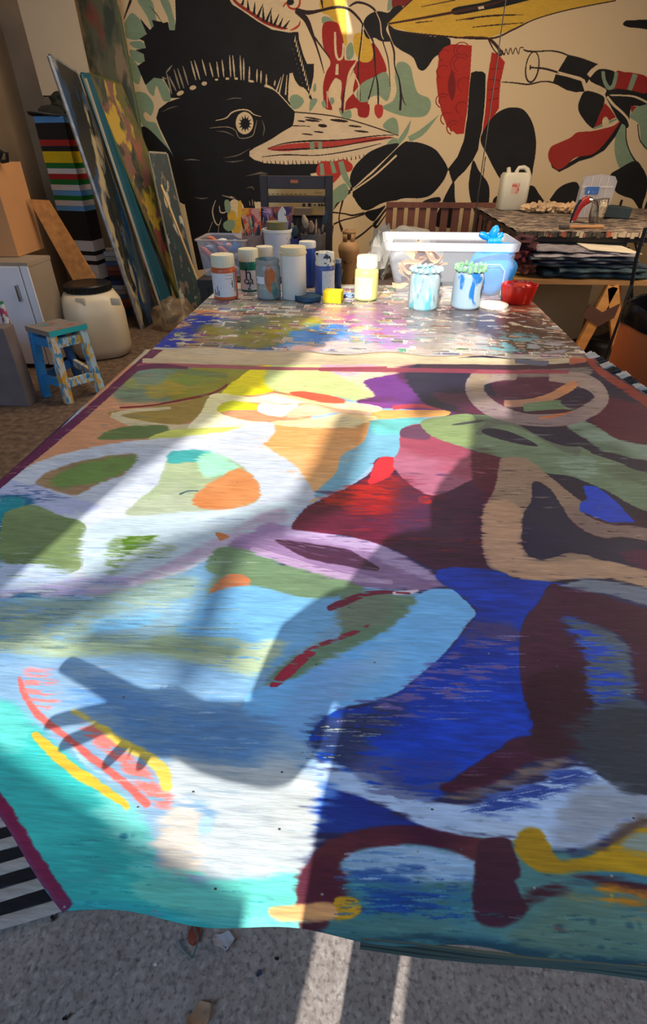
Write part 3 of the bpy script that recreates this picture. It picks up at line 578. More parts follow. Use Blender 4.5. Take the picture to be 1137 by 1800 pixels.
# edge borders
l([(-52,1342),(8,1432),(48,1494),(116,1594)],[32,30,28,26],(120,32,72),rough=3)
l([(300,596),(256,630),(119,750),(-8,850),(-170,975)],[14,14,16,20,30],(92,34,72),rough=3,dry=.05)
l([(240,642),(330,641),(450,646),(560,647),(680,645)],[7,8,6,5,4],(150,76,90),rough=4)
l([(230,650),(270,643),(330,646)],[8,9,4],(92,34,72),rough=5)
l([(560,648),(740,650),(900,652),(1000,652)],[6,8,9,6],(140,52,74),rough=3,alpha=.85)
l([(250,633),(450,636),(700,634),(900,636),(1040,636)],[8,9,10,9,8],(184,168,140),rough=3)
l([(740,643),(900,645),(1040,640)],[6,8,8],(56,34,50),rough=3)
l([(905,634),(955,638),(960,634)],[8,9,8],(92,98,122),rough=3)
l([(1000,636),(1030,634)],[7,7],(170,92,70),rough=3)
l([(1030,628),(1060,655),(1137,705),(1400,880)],[10,12,16,24],(128,52,46),rough=6,dry=.1)
S=A.streaks
S([(560,1260),(700,1210),(800,1130),(915,1100),(915,1200),(800,1260),(640,1300)],[(130,120,180),(150,140,190),(176,160,190),(20,30,90)],150,(20,80),(1,2.6),.75)
S([(540,1270),(600,1245),(680,1230),(700,1260),(600,1340),(540,1330)],[(20,30,50),(150,160,150),(190,190,150),(30,60,120)],90,(14,50),(1,2.4),.9)
S([(600,1350),(760,1330),(920,1300),(860,1350),(780,1400),(680,1400)],[(20,50,150),(90,80,120),(110,96,110)],60,(20,60),(1,3),.6)
S([(990,1090),(1060,1110),(1110,1150),(1110,1240),(1050,1250),(1030,1160)],[(20,70,200),(60,110,210),(110,130,140)],90,(16,60),(1,3),.8)
S([(800,1430),(900,1390),(1020,1345),(1060,1370),(940,1420),(840,1440)],[(30,60,150),(60,90,170),(210,225,245)],90,(20,70),(1,3),.8,-.2)
S([(604,1540),(836,1545),(836,1612),(606,1606)],[(24,70,150),(80,150,160),(40,100,160),(120,170,180),(30,60,110)],90,(14,60),(2,5),.75)
S([(610,1495),(830,1500),(830,1550),(610,1550)],[(60,110,180),(190,210,235),(90,140,190)],40,(20,70),(2,6),.6)
S([(600,1600),(1137,1600),(1137,1690),(600,1640)],[(40,90,100),(90,140,130),(30,60,80),(120,150,140)],100,(14,50),(2,5),.6)
S([(120,1480),(240,1440),(290,1540),(520,1560),(560,1620),(120,1600)],[(30,150,160),(90,210,200),(20,110,130)],90,(14,60),(1,4),.5)
S([(0,1180),(240,1160),(420,1200),(500,1320),(540,1480),(400,1530),(280,1500),(120,1300)],[(215,222,226),(150,180,205),(190,204,214)],150,(20,80),(1,3.5),.5)
S([(0,1000),(200,1020),(420,970),(400,1130),(0,1150)],[(80,120,150),(160,175,150),(120,160,190),(190,200,190),(90,110,90)],260,(30,110),(1,3),.6)
S([(0,960),(160,940),(500,900),(400,960),(200,1030),(0,1040)],[(120,140,170),(200,208,218),(150,160,190)],120,(20,90),(1,3),.5)
S([(190,945),(280,942),(300,980),(190,1005)],[(60,90,40),(130,150,110),(190,204,204)],50,(10,40),(1,3),.8)
S([(0,850),(60,850),(130,870),(40,900),(0,900)],[(30,60,110),(120,130,170)],50,(10,40),(1,3),.7)
S([(560,860),(780,820),(860,980),(640,945)],[(130,24,40),(60,24,60),(110,30,60),(50,30,70)],160,(14,60),(1,5),.55)
S([(840,780),(900,820),(850,900)],[(130,24,50),(60,20,40)],30,(14,50),(1,3),.6)
S([(930,1050),(1060,1060),(1137,1080),(1137,1200),(1040,1100)],[(90,40,70),(60,26,60)],60,(14,60),(1,4),.5)
S([(930,1100),(1030,1120),(1040,1300),(940,1290)],[(84,36,56),(40,14,30)],70,(14,50),(1,4),.5)
S([(880,640),(1060,660),(1050,740),(860,720)],[(150,136,130),(96,84,90),(170,150,140)],70,(10,40),(1,3),.5)
S([(860,820),(960,820),(1137,940),(1137,960),(1000,910),(930,880),(920,970),(1137,1010),(1137,1030),(870,990)],[(176,150,130),(110,88,84),(196,160,130)],130,(8,34),(1,3),.55)
S([(760,745),(1000,760),(1137,800),(1137,890),(900,800)],[(130,150,126),(84,100,84),(146,160,146)],120,(14,60),(1,4),.5)
S([(420,930),(600,945),(780,1020),(640,1030),(430,970)],[(190,170,200),(120,90,140),(150,120,160)],90,(20,70),(1,3),.5,.2)
S([(140,660),(440,650),(380,700),(160,780)],[(196,150,120),(120,130,90),(150,150,90),(110,130,120)],90,(14,60),(1,4),.45)
S([(440,760),(640,745),(590,860),(540,870)],[(236,190,140),(206,146,92)],70,(20,70),(1,4),.45)
A.a*=(1+.10*(vnoise(A.h,A.w,1.6,26,2,77)-.5))[...,None]
# a dusting of small brush hairs and flecks over the whole cloth
for i in range(40):
    x=rg.uniform(0,1130);y=rg.uniform(700,1600);c=A.uv((x,y));X,Y=int(c[0]),int(c[1])
    if 2<X<A.w-6 and 2<Y<A.h-3: A.a[Y:Y+2,X:X+3]=rg.choice([.6,.2,.3])
cm=A.material('painted_canvas',rough=.50,bump=.35,weave=True,rvar=.10)
XL=lambda y:max(-.735,-.247-(y-.159)*1.46) if y<.52 else -.735
XR=lambda y:.735+(1.70-y)*.17
def cz(x,y):
    from mathutils import noise
    z=.7435+.0015*noise.noise(Vector((x*3,y*3,0)))+.0012*noise.noise(Vector((x*9,y*9,3)))
    # a soft fold running from upper left to centre
    a=Vector((-.40,1.43));b=Vector((.10,1.12));p=Vector((x,y));t=(p-a).dot(b-a)/(b-a).length_squared
    if 0<t<1: d=(p-a-(b-a)*t).length;z+=.010*math.exp(-(d/.022)**2)*math.sin(t*PI)**.5
    if y<.24 : z-=.02*((.24-y)/.08)**2*(.3+max(0,x+.1))
    if x<-.7 : z-=.10*(-.7-x)
    if y>1.66: z+=.004*(1+math.sin(x*21))*min(1,(y-1.66)/.03)
    return z
bm=BM();nx,ny=170,150;g=[]
yt=lambda x:1.700+.006*math.sin(x*9)+.004*math.sin(x*23)
for j in range(ny+1):
    y=.1605+(1.70-.1605)*j/ny;row=[]
    for i in range(nx+1):
        x=XL(y)+(XR(y)-XL(y))*i/nx;yy=y+(yt(x)-1.70)*max(0,(y-1.5)/.2) - .003*math.sin(x*40)*(1-j/ny)**12
        row.append(bm.verts.new((x,yy,cz(x,yy))))
    g.append(row)
for j in range(ny):
    for i in range(nx): bm.faces.new((g[j][i],g[j][i+1],g[j+1][i+1],g[j+1][i]))
cv=obj('painted_canvas',bm,cm,smooth=True)
planeuv(cv.data,A.x0,A.x1,A.y0,A.y1)
md=cv.modifiers.new('thick','SOLIDIFY');md.thickness=.003;md.offset=-1
tag(cv,'large unstretched abstract canvas in blue, maroon, white and green spread over the table','painting')
origin(cv,(0,.93,.742))
bm=BM()
for k in range(3): tube(bm,[(x,.1600+.0012*math.sin(x*30+k)-.0016*k,cz(x,.162)-.002-.0035*k) for x in [.02+.05*i for i in range(22)]],.0022,5)
o=obj('frayed_hem',bm,mat('canvas_hem',(70,84,78),.8),cv);o.location=-cv.location
# ================================================================ the mural on the back wall
MY=WY-.03
MX0,MX1,MZ0,MZ1=W(214,260,MY).x,3.0,.02,2.75
K=Pic(MX0,MX1,MZ0,MZ1,.0026,(214,186,144),lambda x,y:(lambda p:(p.x,p.z))(W(x,y,MY)),9)
CR=(214,186,144);BK=(24,21,20);SG=(128,146,116);RD=(150,34,26);YE=(204,160,54);DK=(44,26,22);GY=(120,106,88)
Z2=(200,0,2.8425);Z3=(500,0,3.158);Z4=(777,0,3.158);Z6=(320,280,3.553);Z7=(500,280,2.8425);Z8=(930,280,5.49);Z9=(450,300,5.984)
m=lambda p,c,Z=None,**k:K.fill(p,c,Z=Z,soft=.6,var=.03,**k)
ml=lambda p,wd,c,Z=None,**k:K.line(p,wd,c,Z=Z,soft=.5,var=.03,**k)
# green leaves, far left
for p in ([(60,0),(50,95),(80,70),(100,0)],): pass
ml([(85,0),(70,40),(50,95)],[14,10,4],DK,Z2)
m([(60,100),(90,65),(120,85),(145,120),(165,150),(150,185),(105,200),(60,185),(48,150)],SG,Z2)
m([(120,0),(185,0),(205,60),(215,130),(190,140),(170,90),(140,40)],SG,Z2)
m([(232,0),(272,0),(295,70),(308,120),(302,150),(278,152),(270,90)],SG,Z2)
m([(80,212),(130,205),(155,225),(150,245),(100,238)],SG,Z2);m([(78,250),(140,262),(158,290),(140,315),(100,300)],SG,Z2)
m([(70,270),(115,320),(135,360),(125,420),(95,400),(85,340)],SG,Z2)
m([(160,410),(200,385),(245,400),(275,450),(284,500),(250,505),(232,470),(215,430),(205,450),(200,480),(175,460)],SG,Z2)
m([(100,470),(150,462),(190,500),(200,540),(185,578),(160,560),(148,575),(165,605),(205,612),(222,640),(250,700),(300,785),(240,740),(180,680),(140,620),(110,560)],SG,Z2)
# the black bird
m([(305,-60),(570,-60),(590,20),(650,60),(720,108),(790,148),(870,162),(922,160),(925,200),(945,270),(965,320),(1000,320),(998,380),(975,490),(955,440),(925,430),(905,400),(893,365),(878,365),(872,430),(870,500),(890,530),(905,560),(900,600),(893,630),(840,660),(780,700),(700,740),(676,760),(690,790),(750,815),(860,822),(1137,815),(1137,840),(980,868),(1010,920),(960,990),(700,1010),(760,1300),(420,1350),(330,900),(300,785),(230,640),(212,590),(225,545),(270,510),(330,490),(285,490),(280,450),(250,395),(200,388),(158,425),(130,360),(118,330),(155,305),(150,270),(108,250),(160,240),(150,205),(128,195),(165,170),(130,90),(180,150),(200,130),(190,100),(240,110),(180,30),(215,70),(245,115),(270,110),(278,152),(305,150),(310,100)],BK,Z2,smooth=False)
m([(130,650),(160,635),(230,700),(300,785),(340,900),(380,1000),(330,1010),(200,860),(150,720)],BK,Z2)
for i in range(24):  # feathered right edge
    x=905+i*3.4;y=180+i*12;ml([(x-26,y+6),(x-6,y+26),(x+6+i*.4,y+62)],[14,9,1],BK,Z2)
    if i%2==0: ml([(x+2,y-2),(x-2,y+34),(x-12,y+70)],[1,7,1],CR,Z2)
m([(893,362),(900,400),(930,432),(958,446),(975,482),(940,500),(900,510),(880,500),(872,460),(880,400)],CR,Z2)
for a,b in (((865,375),(858,475)),((848,370),(825,468)),((835,385),(812,455))): ml([a,b],[3,8],CR,Z2)
tops=[(240,385),(262,360),(292,325),(275,380),(300,345),(318,340),(345,330),(385,305),(402,300),(440,295),(478,312),(514,308),(540,296),(578,276),(594,276),(631,278),(648,292),(678,330),(716,345),(736,352),(762,370),(806,400)]
bots=[(262,395),(290,470),(262,362),(312,455),(330,445),(350,440),(372,425),(410,400),(430,398),(462,380),(496,385),(524,388),(550,385),(584,385),(604,392),(636,400),(650,402),(676,405),(714,410),(734,415),(762,430),(802,430)]
for i,(a,b) in enumerate(zip(tops,bots)):
    q=(a[0]*.5+b[0]*.5,a[1]*.5+b[1]*.5);ml([a,q,b],[3,9,4],(196,172,136) if i>6 else (150,134,108),Z2)
for c,rx,ry,r in (((332,465),19,11,-25),((395,438),17,11,-15),((452,417),14,10,-12),((513,398),9,5,0),((567,393),10,6,0),((612,393),9,6,0),((686,406),15,6,8),((775,432),25,5,25)): K.ell(c,rx,ry,CR,rot=r,Z=Z2,soft=.5)
ml([(750,430),(800,448),(840,485),(880,530),(905,556)],[5,6,5,5,3],CR,Z2)
# eye
ml([(480,640),(560,634),(605,650),(630,690),(690,680),(706,640),(715,600)],[3,5,4,4,5,4,2],(150,130,104),Z2)
ml([(508,602),(560,590),(590,562),(630,549),(670,551),(700,572),(736,582)],[3,6,7,7,7,5,3],CR,Z2)
K.ell((653,615),44,56,CR,Z=Z2,soft=.5);K.ell((656,618),22,27,BK,Z=Z2,soft=.5)
for i in range(12):
    a=i*PI/6;ml([(656+20*math.cos(a),618+24*math.sin(a)),(656+34*math.cos(a),618+42*math.sin(a))],[9,1],BK,Z2)
for p in ([(510,655),(560,660),(600,680)],[(545,790),(620,775),(680,742)],[(550,806),(600,808),(650,800)],[(690,875),(730,862),(770,868)],[(660,880),(720,868),(760,872)],[(350,800),(390,797),(430,802)],[(560,500),(600,490),(640,492)],[(740,600),(752,640),(745,680)],[(660,940),(690,935),(700,950)],[(400,985),(440,992),(470,988)],[(240,560),(280,540),(320,530)]):
    ml(p,[1,6,2],(110,98,82),Z2)
# beak
m([(518,197),(545,199),(579,204),(627,216),(677,231),(697,236),(699,239),(690,248),(652,268),(610,280),(560,288),(500,288),(464,286),(447,281),(438,274),(439,265),(455,257),(474,246),(500,235),(516,222)],(212,186,150),smooth=False)
m([(470,262),(500,254),(520,252),(560,249),(610,245),(660,241),(690,241),(660,248),(600,256),(540,262),(500,266)],(176,62,50))
for p,wd in (([(470,261),(500,252),(540,248),(600,246),(660,239),(697,237)],[1,2,3,2,2,1]),([(478,264),(530,262),(590,258),(650,247),(692,242)],[1,3,2,2,1]),([(460,276),(500,272),(560,273),(620,264),(670,252)],[1,2,1.5,2,1]),([(518,197),(579,203),(627,214),(677,230),(700,238)],[2,2,2,2,2]),([(535,206),(550,208),(566,211)],[1,3,1]),([(515,221),(545,222)],[2,1])): ml(p,wd,DK)
for c,rx,ry in (((549,212),13,2),((567,221),8,3),((596,212),16,2.5),((624,222),12,1.6),((635,231),13,1.6),((560,232),9,1.4),((540,236),10,1.2),((530,213),7,1.4)): K.ell(c,rx,ry,DK,rot=6,soft=.5)
for i in range(30):
    x=455+i*7.4;y=287-max(0,x-570)*.16;ml([(x,y+2),(x-2+i%3,y-5)],[2,.6],DK)
for x,wc in ((548,8),(562,7)): ml([(x,249),(x+1,262)],wc,SG)
# red-throated mouth along the top
m([(578,-40),(600,10),(640,40),(700,80),(770,122),(860,148),(900,135),(935,60),(925,0),(900,-40)],CR,Z2)
ml([(580,-10),(600,18),(640,38),(700,78),(775,122),(862,150)],[10,16,18,18,18,4],CR,Z2)
ml([(592,-10),(620,20),(690,68),(760,112),(840,140),(870,142)],[10,14,16,18,14,3],(140,40,30),Z2)
for a,b in (((640,25),(652,-10)),((672,50),(668,0)),((700,72),(705,10)),((718,86),(745,20)),((748,104),(745,30)),((760,112),(790,38)),((786,122),(785,60)),((800,128),(825,70)),((825,136),(845,90)),((850,140),(880,100))): ml([a,b],[15,2],BK,Z2)
ml([(845,35),(862,15),(878,38),(905,45),(925,30),(930,-5)],[6,9,10,10,10,8],(170,50,34),Z2);ml([(880,152),(905,142),(925,125),(930,105)],[4,10,9,3],(170,50,34),Z2)
K.ell((882,10),18,16,BK,Z=Z2,soft=.5)
# centre: yellow, red and green organs
m([(200,0),(330,-20),(340,60),(345,250),(318,215),(300,170),(250,90),(210,70)],YE,Z3);m([(210,95),(250,98),(285,140),(215,132)],SG,Z3)
m([(215,132),(290,126),(316,180),(330,250),(332,320),(345,335),(395,335),(392,345),(350,420),(330,600),(345,610),(400,600),(408,640),(430,652),(462,645),(468,560),(420,560),(395,540),(380,500),(395,420),(385,400),(405,340),(470,340),(485,238),(530,290),(566,395),(500,430),(420,475),(380,520),(345,560),(330,620),(305,610),(318,470),(300,440),(275,440),(240,520),(265,600),(250,610),(222,590),(214,480),(232,400),(255,345),(215,260)],RD,Z3)
m([(345,560),(400,545),(465,560),(465,645),(415,645),(402,600),(345,600)],RD,Z3)
ml([(280,178),(284,290),(300,330),(322,310),(325,240)],[12,13,14,12,8],CR,Z3);ml([(293,355),(290,415)],[14,18],CR,Z3);ml([(280,460),(268,520),(300,560),(308,600)],[30,40,30,10],CR,Z3)
m([(344,262),(372,236),(385,300),(360,334),(343,320)],SG,Z3);m([(395,185),(460,200),(492,290),(478,338),(430,345),(395,300),(380,240)],YE,Z3)
m([(398,520),(430,462),(500,425),(562,400),(590,480),(570,560),(520,530),(480,540),(468,562),(418,565)],SG,Z3)
m([(505,582),(545,588),(543,640),(520,657),(500,625)],(176,52,40),Z3);ml([(470,580),(490,545),(560,580),(600,540),(612,420)],[20,20,16,26,20],CR,Z3)
m([(625,352),(665,345),(700,375),(715,440),(740,515),(800,545),(812,590),(785,640),(720,652),(640,640),(560,610),(545,590),(600,560),(622,500),(612,420)],SG,Z3)
m([(545,700),(572,665),(605,652),(628,680),(630,745),(580,730)],SG,Z3);m([(570,795),(600,770),(628,772),(615,815),(590,812)],SG,Z3)
ml([(625,800),(670,740),(700,670)],[22,26,4],SG,Z3);ml([(690,772),(760,735),(855,640)],[30,34,2],SG,Z3)
m([(30,540),(70,525),(108,560),(80,600),(40,600)],SG,Z3);m([(140,620),(142,560),(165,545),(182,560)],SG,Z3);m([(300,600),(325,620),(365,610),(368,655),(320,650)],SG,Z3);m([(250,550),(265,540),(278,560),(262,582)],SG,Z3);m([(205,570),(222,556),(232,590),(218,600)],SG,Z3);m([(160,480),(172,462),(176,500),(160,510)],SG,Z3)
m([(585,-20),(650,-20),(600,40),(570,60)],SG,Z3);m([(620,-20),(820,-20),(700,20),(640,40),(600,45)],(120,34,28),Z3)
m([(440,120),(470,80),(520,62),(575,70),(600,45),(640,30),(660,60),(600,110),(572,140),(565,170),(590,225),(540,230),(500,210),(465,216),(440,180)],BK,Z3)
m([(575,140),(620,165),(700,180),(800,200),(900,208),(922,232),(910,265),(870,295),(830,320),(795,370),(768,392),(740,378),(712,318),(640,275),(600,235)],BK,Z3)
for p,wd in (([(60,55),(130,70),(200,58),(270,42),(330,42),(372,62),(410,100),(435,135)],[26,24,16,16,14,14,12,8]),([(70,60),(120,110),(150,180),(175,250),(200,330),(220,408)],[34,30,20,10,8,3]),([(165,205),(205,260),(250,320)],[10,8,6]),([(205,0),(212,45)],[14,6]),([(360,35),(400,14),(450,22),(495,50),(520,90),(545,150)],[8,14,12,12,8,6]),([(430,135),(465,180),(490,230),(500,320),(505,400),(518,480),(520,578)],[8,8,10,9,6,10,8]),([(432,140),(425,230),(412,330),(408,420),(418,500),(420,560)],[6,7,7,6,5,4]),([(530,160),(545,230),(570,310),(580,380),(586,480)],[8,7,6,5,3]),([(560,170),(590,230),(608,290),(612,370),(635,440),(645,520),(642,612)],[6,9,10,7,8,12,12]),([(645,500),(660,560),(675,585)],[6,5,3]),([(395,365),(360,430),(335,500),(322,560),(322,630)],[5,6,8,8,7]),([(500,420),(480,500),(465,552)],[5,7,8])): ml(p,wd,DK,Z3)
for p,wd in (([(440,140),(435,200),(424,300)],[3,4,2]),([(505,60),(530,120),(538,190),(550,220)],[4,6,6,4]),([(390,425),(412,470),(415,555)],[6,8,3]),([(236,505),(238,600)],[6,4]),([(380,385),(345,470),(335,550),(330,620)],[4,6,6,3]),([(440,150),(490,240)],[3,3])): ml(p,wd,CR,Z3)
# yellow beak top right
m([(680,42),(703,19),(735,-10),(1100,-20),(1080,1),(1000,16),(930,36),(900,52),(858,67),(790,64),(720,56),(690,48)],YE,smooth=False)
m([(798,14),(850,4),(900,-10),(960,-10),(900,8),(850,18),(800,26)],BK)
for p,wd in (([(682,42),(740,32),(800,21),(860,8),(900,-4)],[3,4,5,4,3]),([(683,44),(700,55),(760,62),(858,68),(900,53),(940,34),(1000,17),(1082,1)],[2,4,3,3,3,2,2,2]),([(680,41),(704,18),(735,-10)],[2,2,2]),([(800,36),(860,28),(920,26)],[1,3,1]),([(830,48),(870,44),(920,40)],[1,2,1]),([(820,34),(835,33)],[2,1]),([(740,12),(800,0)],[1,2]),([(730,40),(760,37)],[2,1]),([(860,68),(875,85),(880,98)],[4,4,2]),([(800,66),(850,66),(868,74),(885,96)],[3,3,3,3])): ml(p,wd,(66,34,26) if wd[0]==3 and wd[-1]==3 else DK)
m([(840,12),(850,10),(851,15),(841,17)],CR,smooth=False)
# red panels, black column
m([(860,290),(885,262),(925,245),(1040,252),(1030,420),(1015,600),(995,742),(955,745),(900,700),(870,620),(850,520),(842,440)],(168,40,28),Z3,smooth=False)
for c,r in (((985,280),45),((985,280),28),((890,310),34),((980,360),60),((980,360),40),((1000,470),40),((880,400),36),((880,560),40),((880,560),24),((900,660),34),((940,710),40),((940,710),22),((985,600),34)):
    ml([(c[0]+r*math.cos(a),c[1]+r*math.sin(a)) for a in [2+i*.5 for i in range(8)]],[6,5],(132,26,20),Z3)
m([(930,385),(950,480),(930,560),(905,480)],(118,26,22),Z3)
m([(275,290),(310,300),(348,345),(325,450),(318,520),(315,600),(290,640),(250,700),(216,750),(222,640),(240,520),(258,400)],(168,40,28),Z4,smooth=False)
for a,b in (((270,385),(320,380)),((262,440),(318,445)),((250,500),(316,490)),((245,560),(310,545))): ml([a,b],[8,8],(132,26,20),Z4)
m([(1035,405),(1060,395),(1100,398),(1116,412),(1112,600),(1100,700),(1083,770),(1075,830),(1045,890),(1000,950),(962,985),(935,1020),(907,938),(960,870),(995,780),(1015,640),(1025,500)],BK,Z3,smooth=False)
ml([(1122,420),(1112,600),(1090,770)],[7,7,5],CR,Z3)
m([(940,1010),(905,1060),(870,1137),(830,1250),(960,1250),(945,1100)],BK,Z3)
m([(650,800),(700,788),(760,795),(830,825),(870,870),(907,938),(890,990),(850,1060),(800,1095),(740,1105),(690,1090),(600,1090),(540,1110),(440,1165),(410,1120),(380,1070),(500,950)],BK,Z3)
m([(625,795),(590,800),(560,805),(470,845),(400,910),(370,960),(362,1010),(372,1048),(450,980),(560,880),(630,810)],BK,Z3)
m([(1048,890),(1080,950),(1125,1010),(1137,1060),(1130,1137),(1090,1250),(1040,1137),(1022,1040),(1030,960)],BK,Z3)
ml([(1115,870),(1105,950),(1100,990)],[4,4,3],BK,Z3)
m([(213,782),(235,715),(290,640),(345,605),(400,596),(455,612),(500,680),(520,770),(518,850),(505,930),(490,1000),(440,1040),(340,1010),(290,940),(250,860)],BK,Z4)
m([(500,1030),(540,1080),(582,1120),(640,1050),(700,1016),(755,1022),(770,1150),(600,1200),(400,1200),(420,1060)],BK,Z4)
m([(566,1112),(582,1124),(598,1110),(620,1200),(540,1200)],CR,Z4)
m([(280,1120),(300,1090),(340,1090),(340,1180),(280,1180)],BK,Z4)
# below the ovals: thin branches and quarters
m([(345,135),(440,70),(610,0),(560,80),(440,310),(400,255)],BK,Z7) if False else None
m([(340,170),(400,255),(500,215),(620,200),(660,195),(620,140),(480,60),(380,120)],BK,Z7)
m([(440,310),(400,268),(470,245),(505,232),(470,280)],BK,Z7);m([(440,325),(470,290),(520,230),(560,215),(600,215),(540,240),(500,290),(460,345)],BK,Z7)
m([(690,215),(730,195),(776,190),(770,215)],BK,Z7)
for p,wd in (([(240,250),(280,200),(340,150)],[14,14,16]),([(335,155),(300,180),(285,230),(272,300),(290,360)],[10,12,8,6,16]),([(240,265),(300,272),(340,280),(400,268)],[8,7,9,10]),([(245,325),(290,305),(350,290),(400,275)],[9,7,7,5]),([(300,430),(380,380),(440,330)],[10,9,8]),([(240,330),(225,420),(180,470)],[12,10,8])): ml(p,wd,DK,Z7)
ml([(330,165),(450,80),(560,-20)],[7,9,9],CR,Z7);ml([(460,330),(520,250),(580,205),(680,200),(740,180),(800,110),(820,60)],[6,12,14,12,14,14,10],CR,Z7)
m([(160,70),(165,30),(190,10),(250,10),(300,0),(340,30),(330,60),(290,70),(240,120),(190,100)],(176,52,40),Z7)
for a,b in (((185,20),(190,80)),((235,10),(250,70))): ml([a,b],[18,22],SG,Z7)
m([(250,150),(300,120),(320,160),(300,200),(260,220),(240,260),(235,180)],SG,Z7);ml([(280,10),(300,80),(330,140)],[26,30,14],SG,Z7)
# claws at lower left
for p in ([(210,255),(190,320),(205,390),(230,410),(245,370)],[(300,230),(330,245),(250,225)],[(232,290),(240,330),(270,330),(290,300)],[(230,410),(225,460)],[(190,390),(165,455)],[(420,260),(425,290)],[(438,250),(442,292)],[(455,262),(456,294)],[(470,268),(472,296)]): ml(p,[3,8,8,3],(196,172,136),Z6)
m([(290,330),(290,280),(320,250),(350,260),(385,300),(385,480),(330,480),(300,420)],CR,Z6);m([(320,450),(345,370),(350,270),(372,275),(365,450)],YE,Z6);m([(285,330),(320,320),(340,360),(345,470),(310,440),(290,400)],YE,Z6)
m([(265,262),(290,255),(305,300),(295,340),(270,320)],SG,Z6);m([(258,400),(290,378),(328,385),(325,430),(290,450),(262,430)],SG,Z6)
# right: saw, striped arm and joint
ml([(858,68),(868,88),(880,98),(882,88),(886,97),(889,86),(893,96),(897,84),(901,95),(906,84),(911,95),(914,84),(920,84)],[3,2,2,1.5,1.5,1.5,1.5,1.5,1.5,1.5,1.5,1.5,2],DK)
for p,wd in (([(450,275),(480,285),(540,285),(600,282),(660,292),(700,308),(770,325),(862,358)],[6,10,8,8,9,8,8,6]),([(330,455),(400,460),(480,468),(560,452),(620,460),(700,492),(790,508)],[5,7,9,7,9,7,6]),([(492,375),(560,380),(610,392),(650,405)],[8,11,11,10])): ml(p,wd,DK,Z4)
ml([(500+36*math.cos(a)+18*math.sin(-a)*.6,372+84*math.sin(a)) for a in [i*PI/8 for i in range(17)]],[7,10,7,5,7],DK,Z4);ml([(490,362),(488,388)],[8,8],DK,Z4)
m([(695,308),(760,325),(865,355),(825,385),(803,412),(822,432),(800,465),(790,440),(720,415),(643,395)],BK,Z4,smooth=False)
m([(630,412),(690,425),(772,450),(790,508),(740,512),(690,500),(615,458)],BK,Z4,smooth=False);ml([(640,400),(710,418),(780,442),(796,505)],[8,9,10,10],CR,Z4)
m([(822,450),(835,415),(870,385),(915,385),(960,400),(1000,440),(1137,500),(1137,590),(1060,588),(1040,640),(1040,690),(1020,712),(985,680),(940,600),(905,530),(908,495)],BK,Z4)
m([(965,398),(1010,400),(1060,405),(1137,430),(1137,515),(1060,505),(980,492),(945,490)],RD,Z4);ml([(893,395),(898,440),(920,485),(950,475),(968,400)],[20,20,24,22,20],SG,Z4);ml([(1072,412),(1040,500)],[30,26],SG,Z4)
m([(826,455),(905,492),(893,530),(804,495)],CR,Z4,smooth=False)
m([(800,505),(888,530),(900,570),(870,640),(845,705),(828,708),(790,670),(756,610),(765,550)],BK,Z4)
m([(902,572),(930,600),(965,650),(880,690),(845,710),(870,640)],RD,Z4,smooth=False);ml([(840,716),(900,690),(970,660)],[6,18,10],SG,Z4);K.ell((907,680),19,32,CR,Z=Z4,soft=.5)
ml([(915,535),(950,580),(1000,625),(1030,660),(1045,705)],[14,16,14,12,12],CR,Z4);ml([(930,528),(1040,532),(1090,545),(1150,575)],[8,10,12,12],CR,Z4)
m([(985,690),(1020,705),(1022,760),(1040,830),(1070,890),(1030,915),(985,932),(958,850),(960,770)],SG,Z4);m([(1060,615),(1090,590),(1200,595),(1200,840),(1137,832),(1105,790),(1090,690),(1040,650)],SG,Z4);m([(1045,588),(1080,590),(1050,625)],RD,Z4,smooth=False)
ml([(1020,700),(1022,780),(1045,850),(1070,890),(1100,925)],[5,6,6,8,6],BK,Z4);ml([(1085,690),(1095,770),(1120,810),(1150,840)],[5,6,6,4],BK,Z4)
m([(990,672),(1000,680),(960,760),(900,835),(830,875),(760,895),(700,930),(650,955),(610,930),(600,900),(640,940),(760,870)],BK,Z4,smooth=False)
m([(990,672),(950,698),(890,715),(830,728),(750,735),(710,765),(650,792),(605,815),(588,860),(600,905),(640,942),(680,925),(740,875),(830,858),(890,810),(945,740)],(156,40,30),Z4)
m([(930,978),(985,935),(1070,893),(1110,930),(1137,990),(1135,1060),(1112,1137),(1105,1180),(1060,1110),(1010,1090),(960,1060)],BK,Z4)
m([(1003,135),(1020,115),(1060,112),(1200,112),(1200,165),(1080,155),(1030,150)],BK,Z4)
m([(1105,530),(1137,400),(1200,380),(1200,540)],BK,Z8);ml([(895,390),(860,510)],[22,22],BK,Z8)
for p in ([(950,710),(1010,800),(1100,830)],[(1000,700),(1030,850),(1040,900)],[(950,850),(980,930),(960,990)]): ml(p,[30,20,14],(60,50,44),Z8)
mm=K.material('mural_paint',rough=.6,bump=.12,weave=False,rvar=.08)
bm=BM();box(bm,((MX0+MX1)/2,WY-.02,(MZ0+MZ1)/2),(MX1-MX0,.02,MZ1-MZ0));o=obj('mural_board',bm,mm);planeuv(o.data,MX0,MX1,MZ0,MZ1,(0,2))
tag(o,'painted mural covering the back wall with a black crested bird, red shapes and curling branches','mural');origin(o,((MX0+MX1)/2,WY-.02,MZ0))
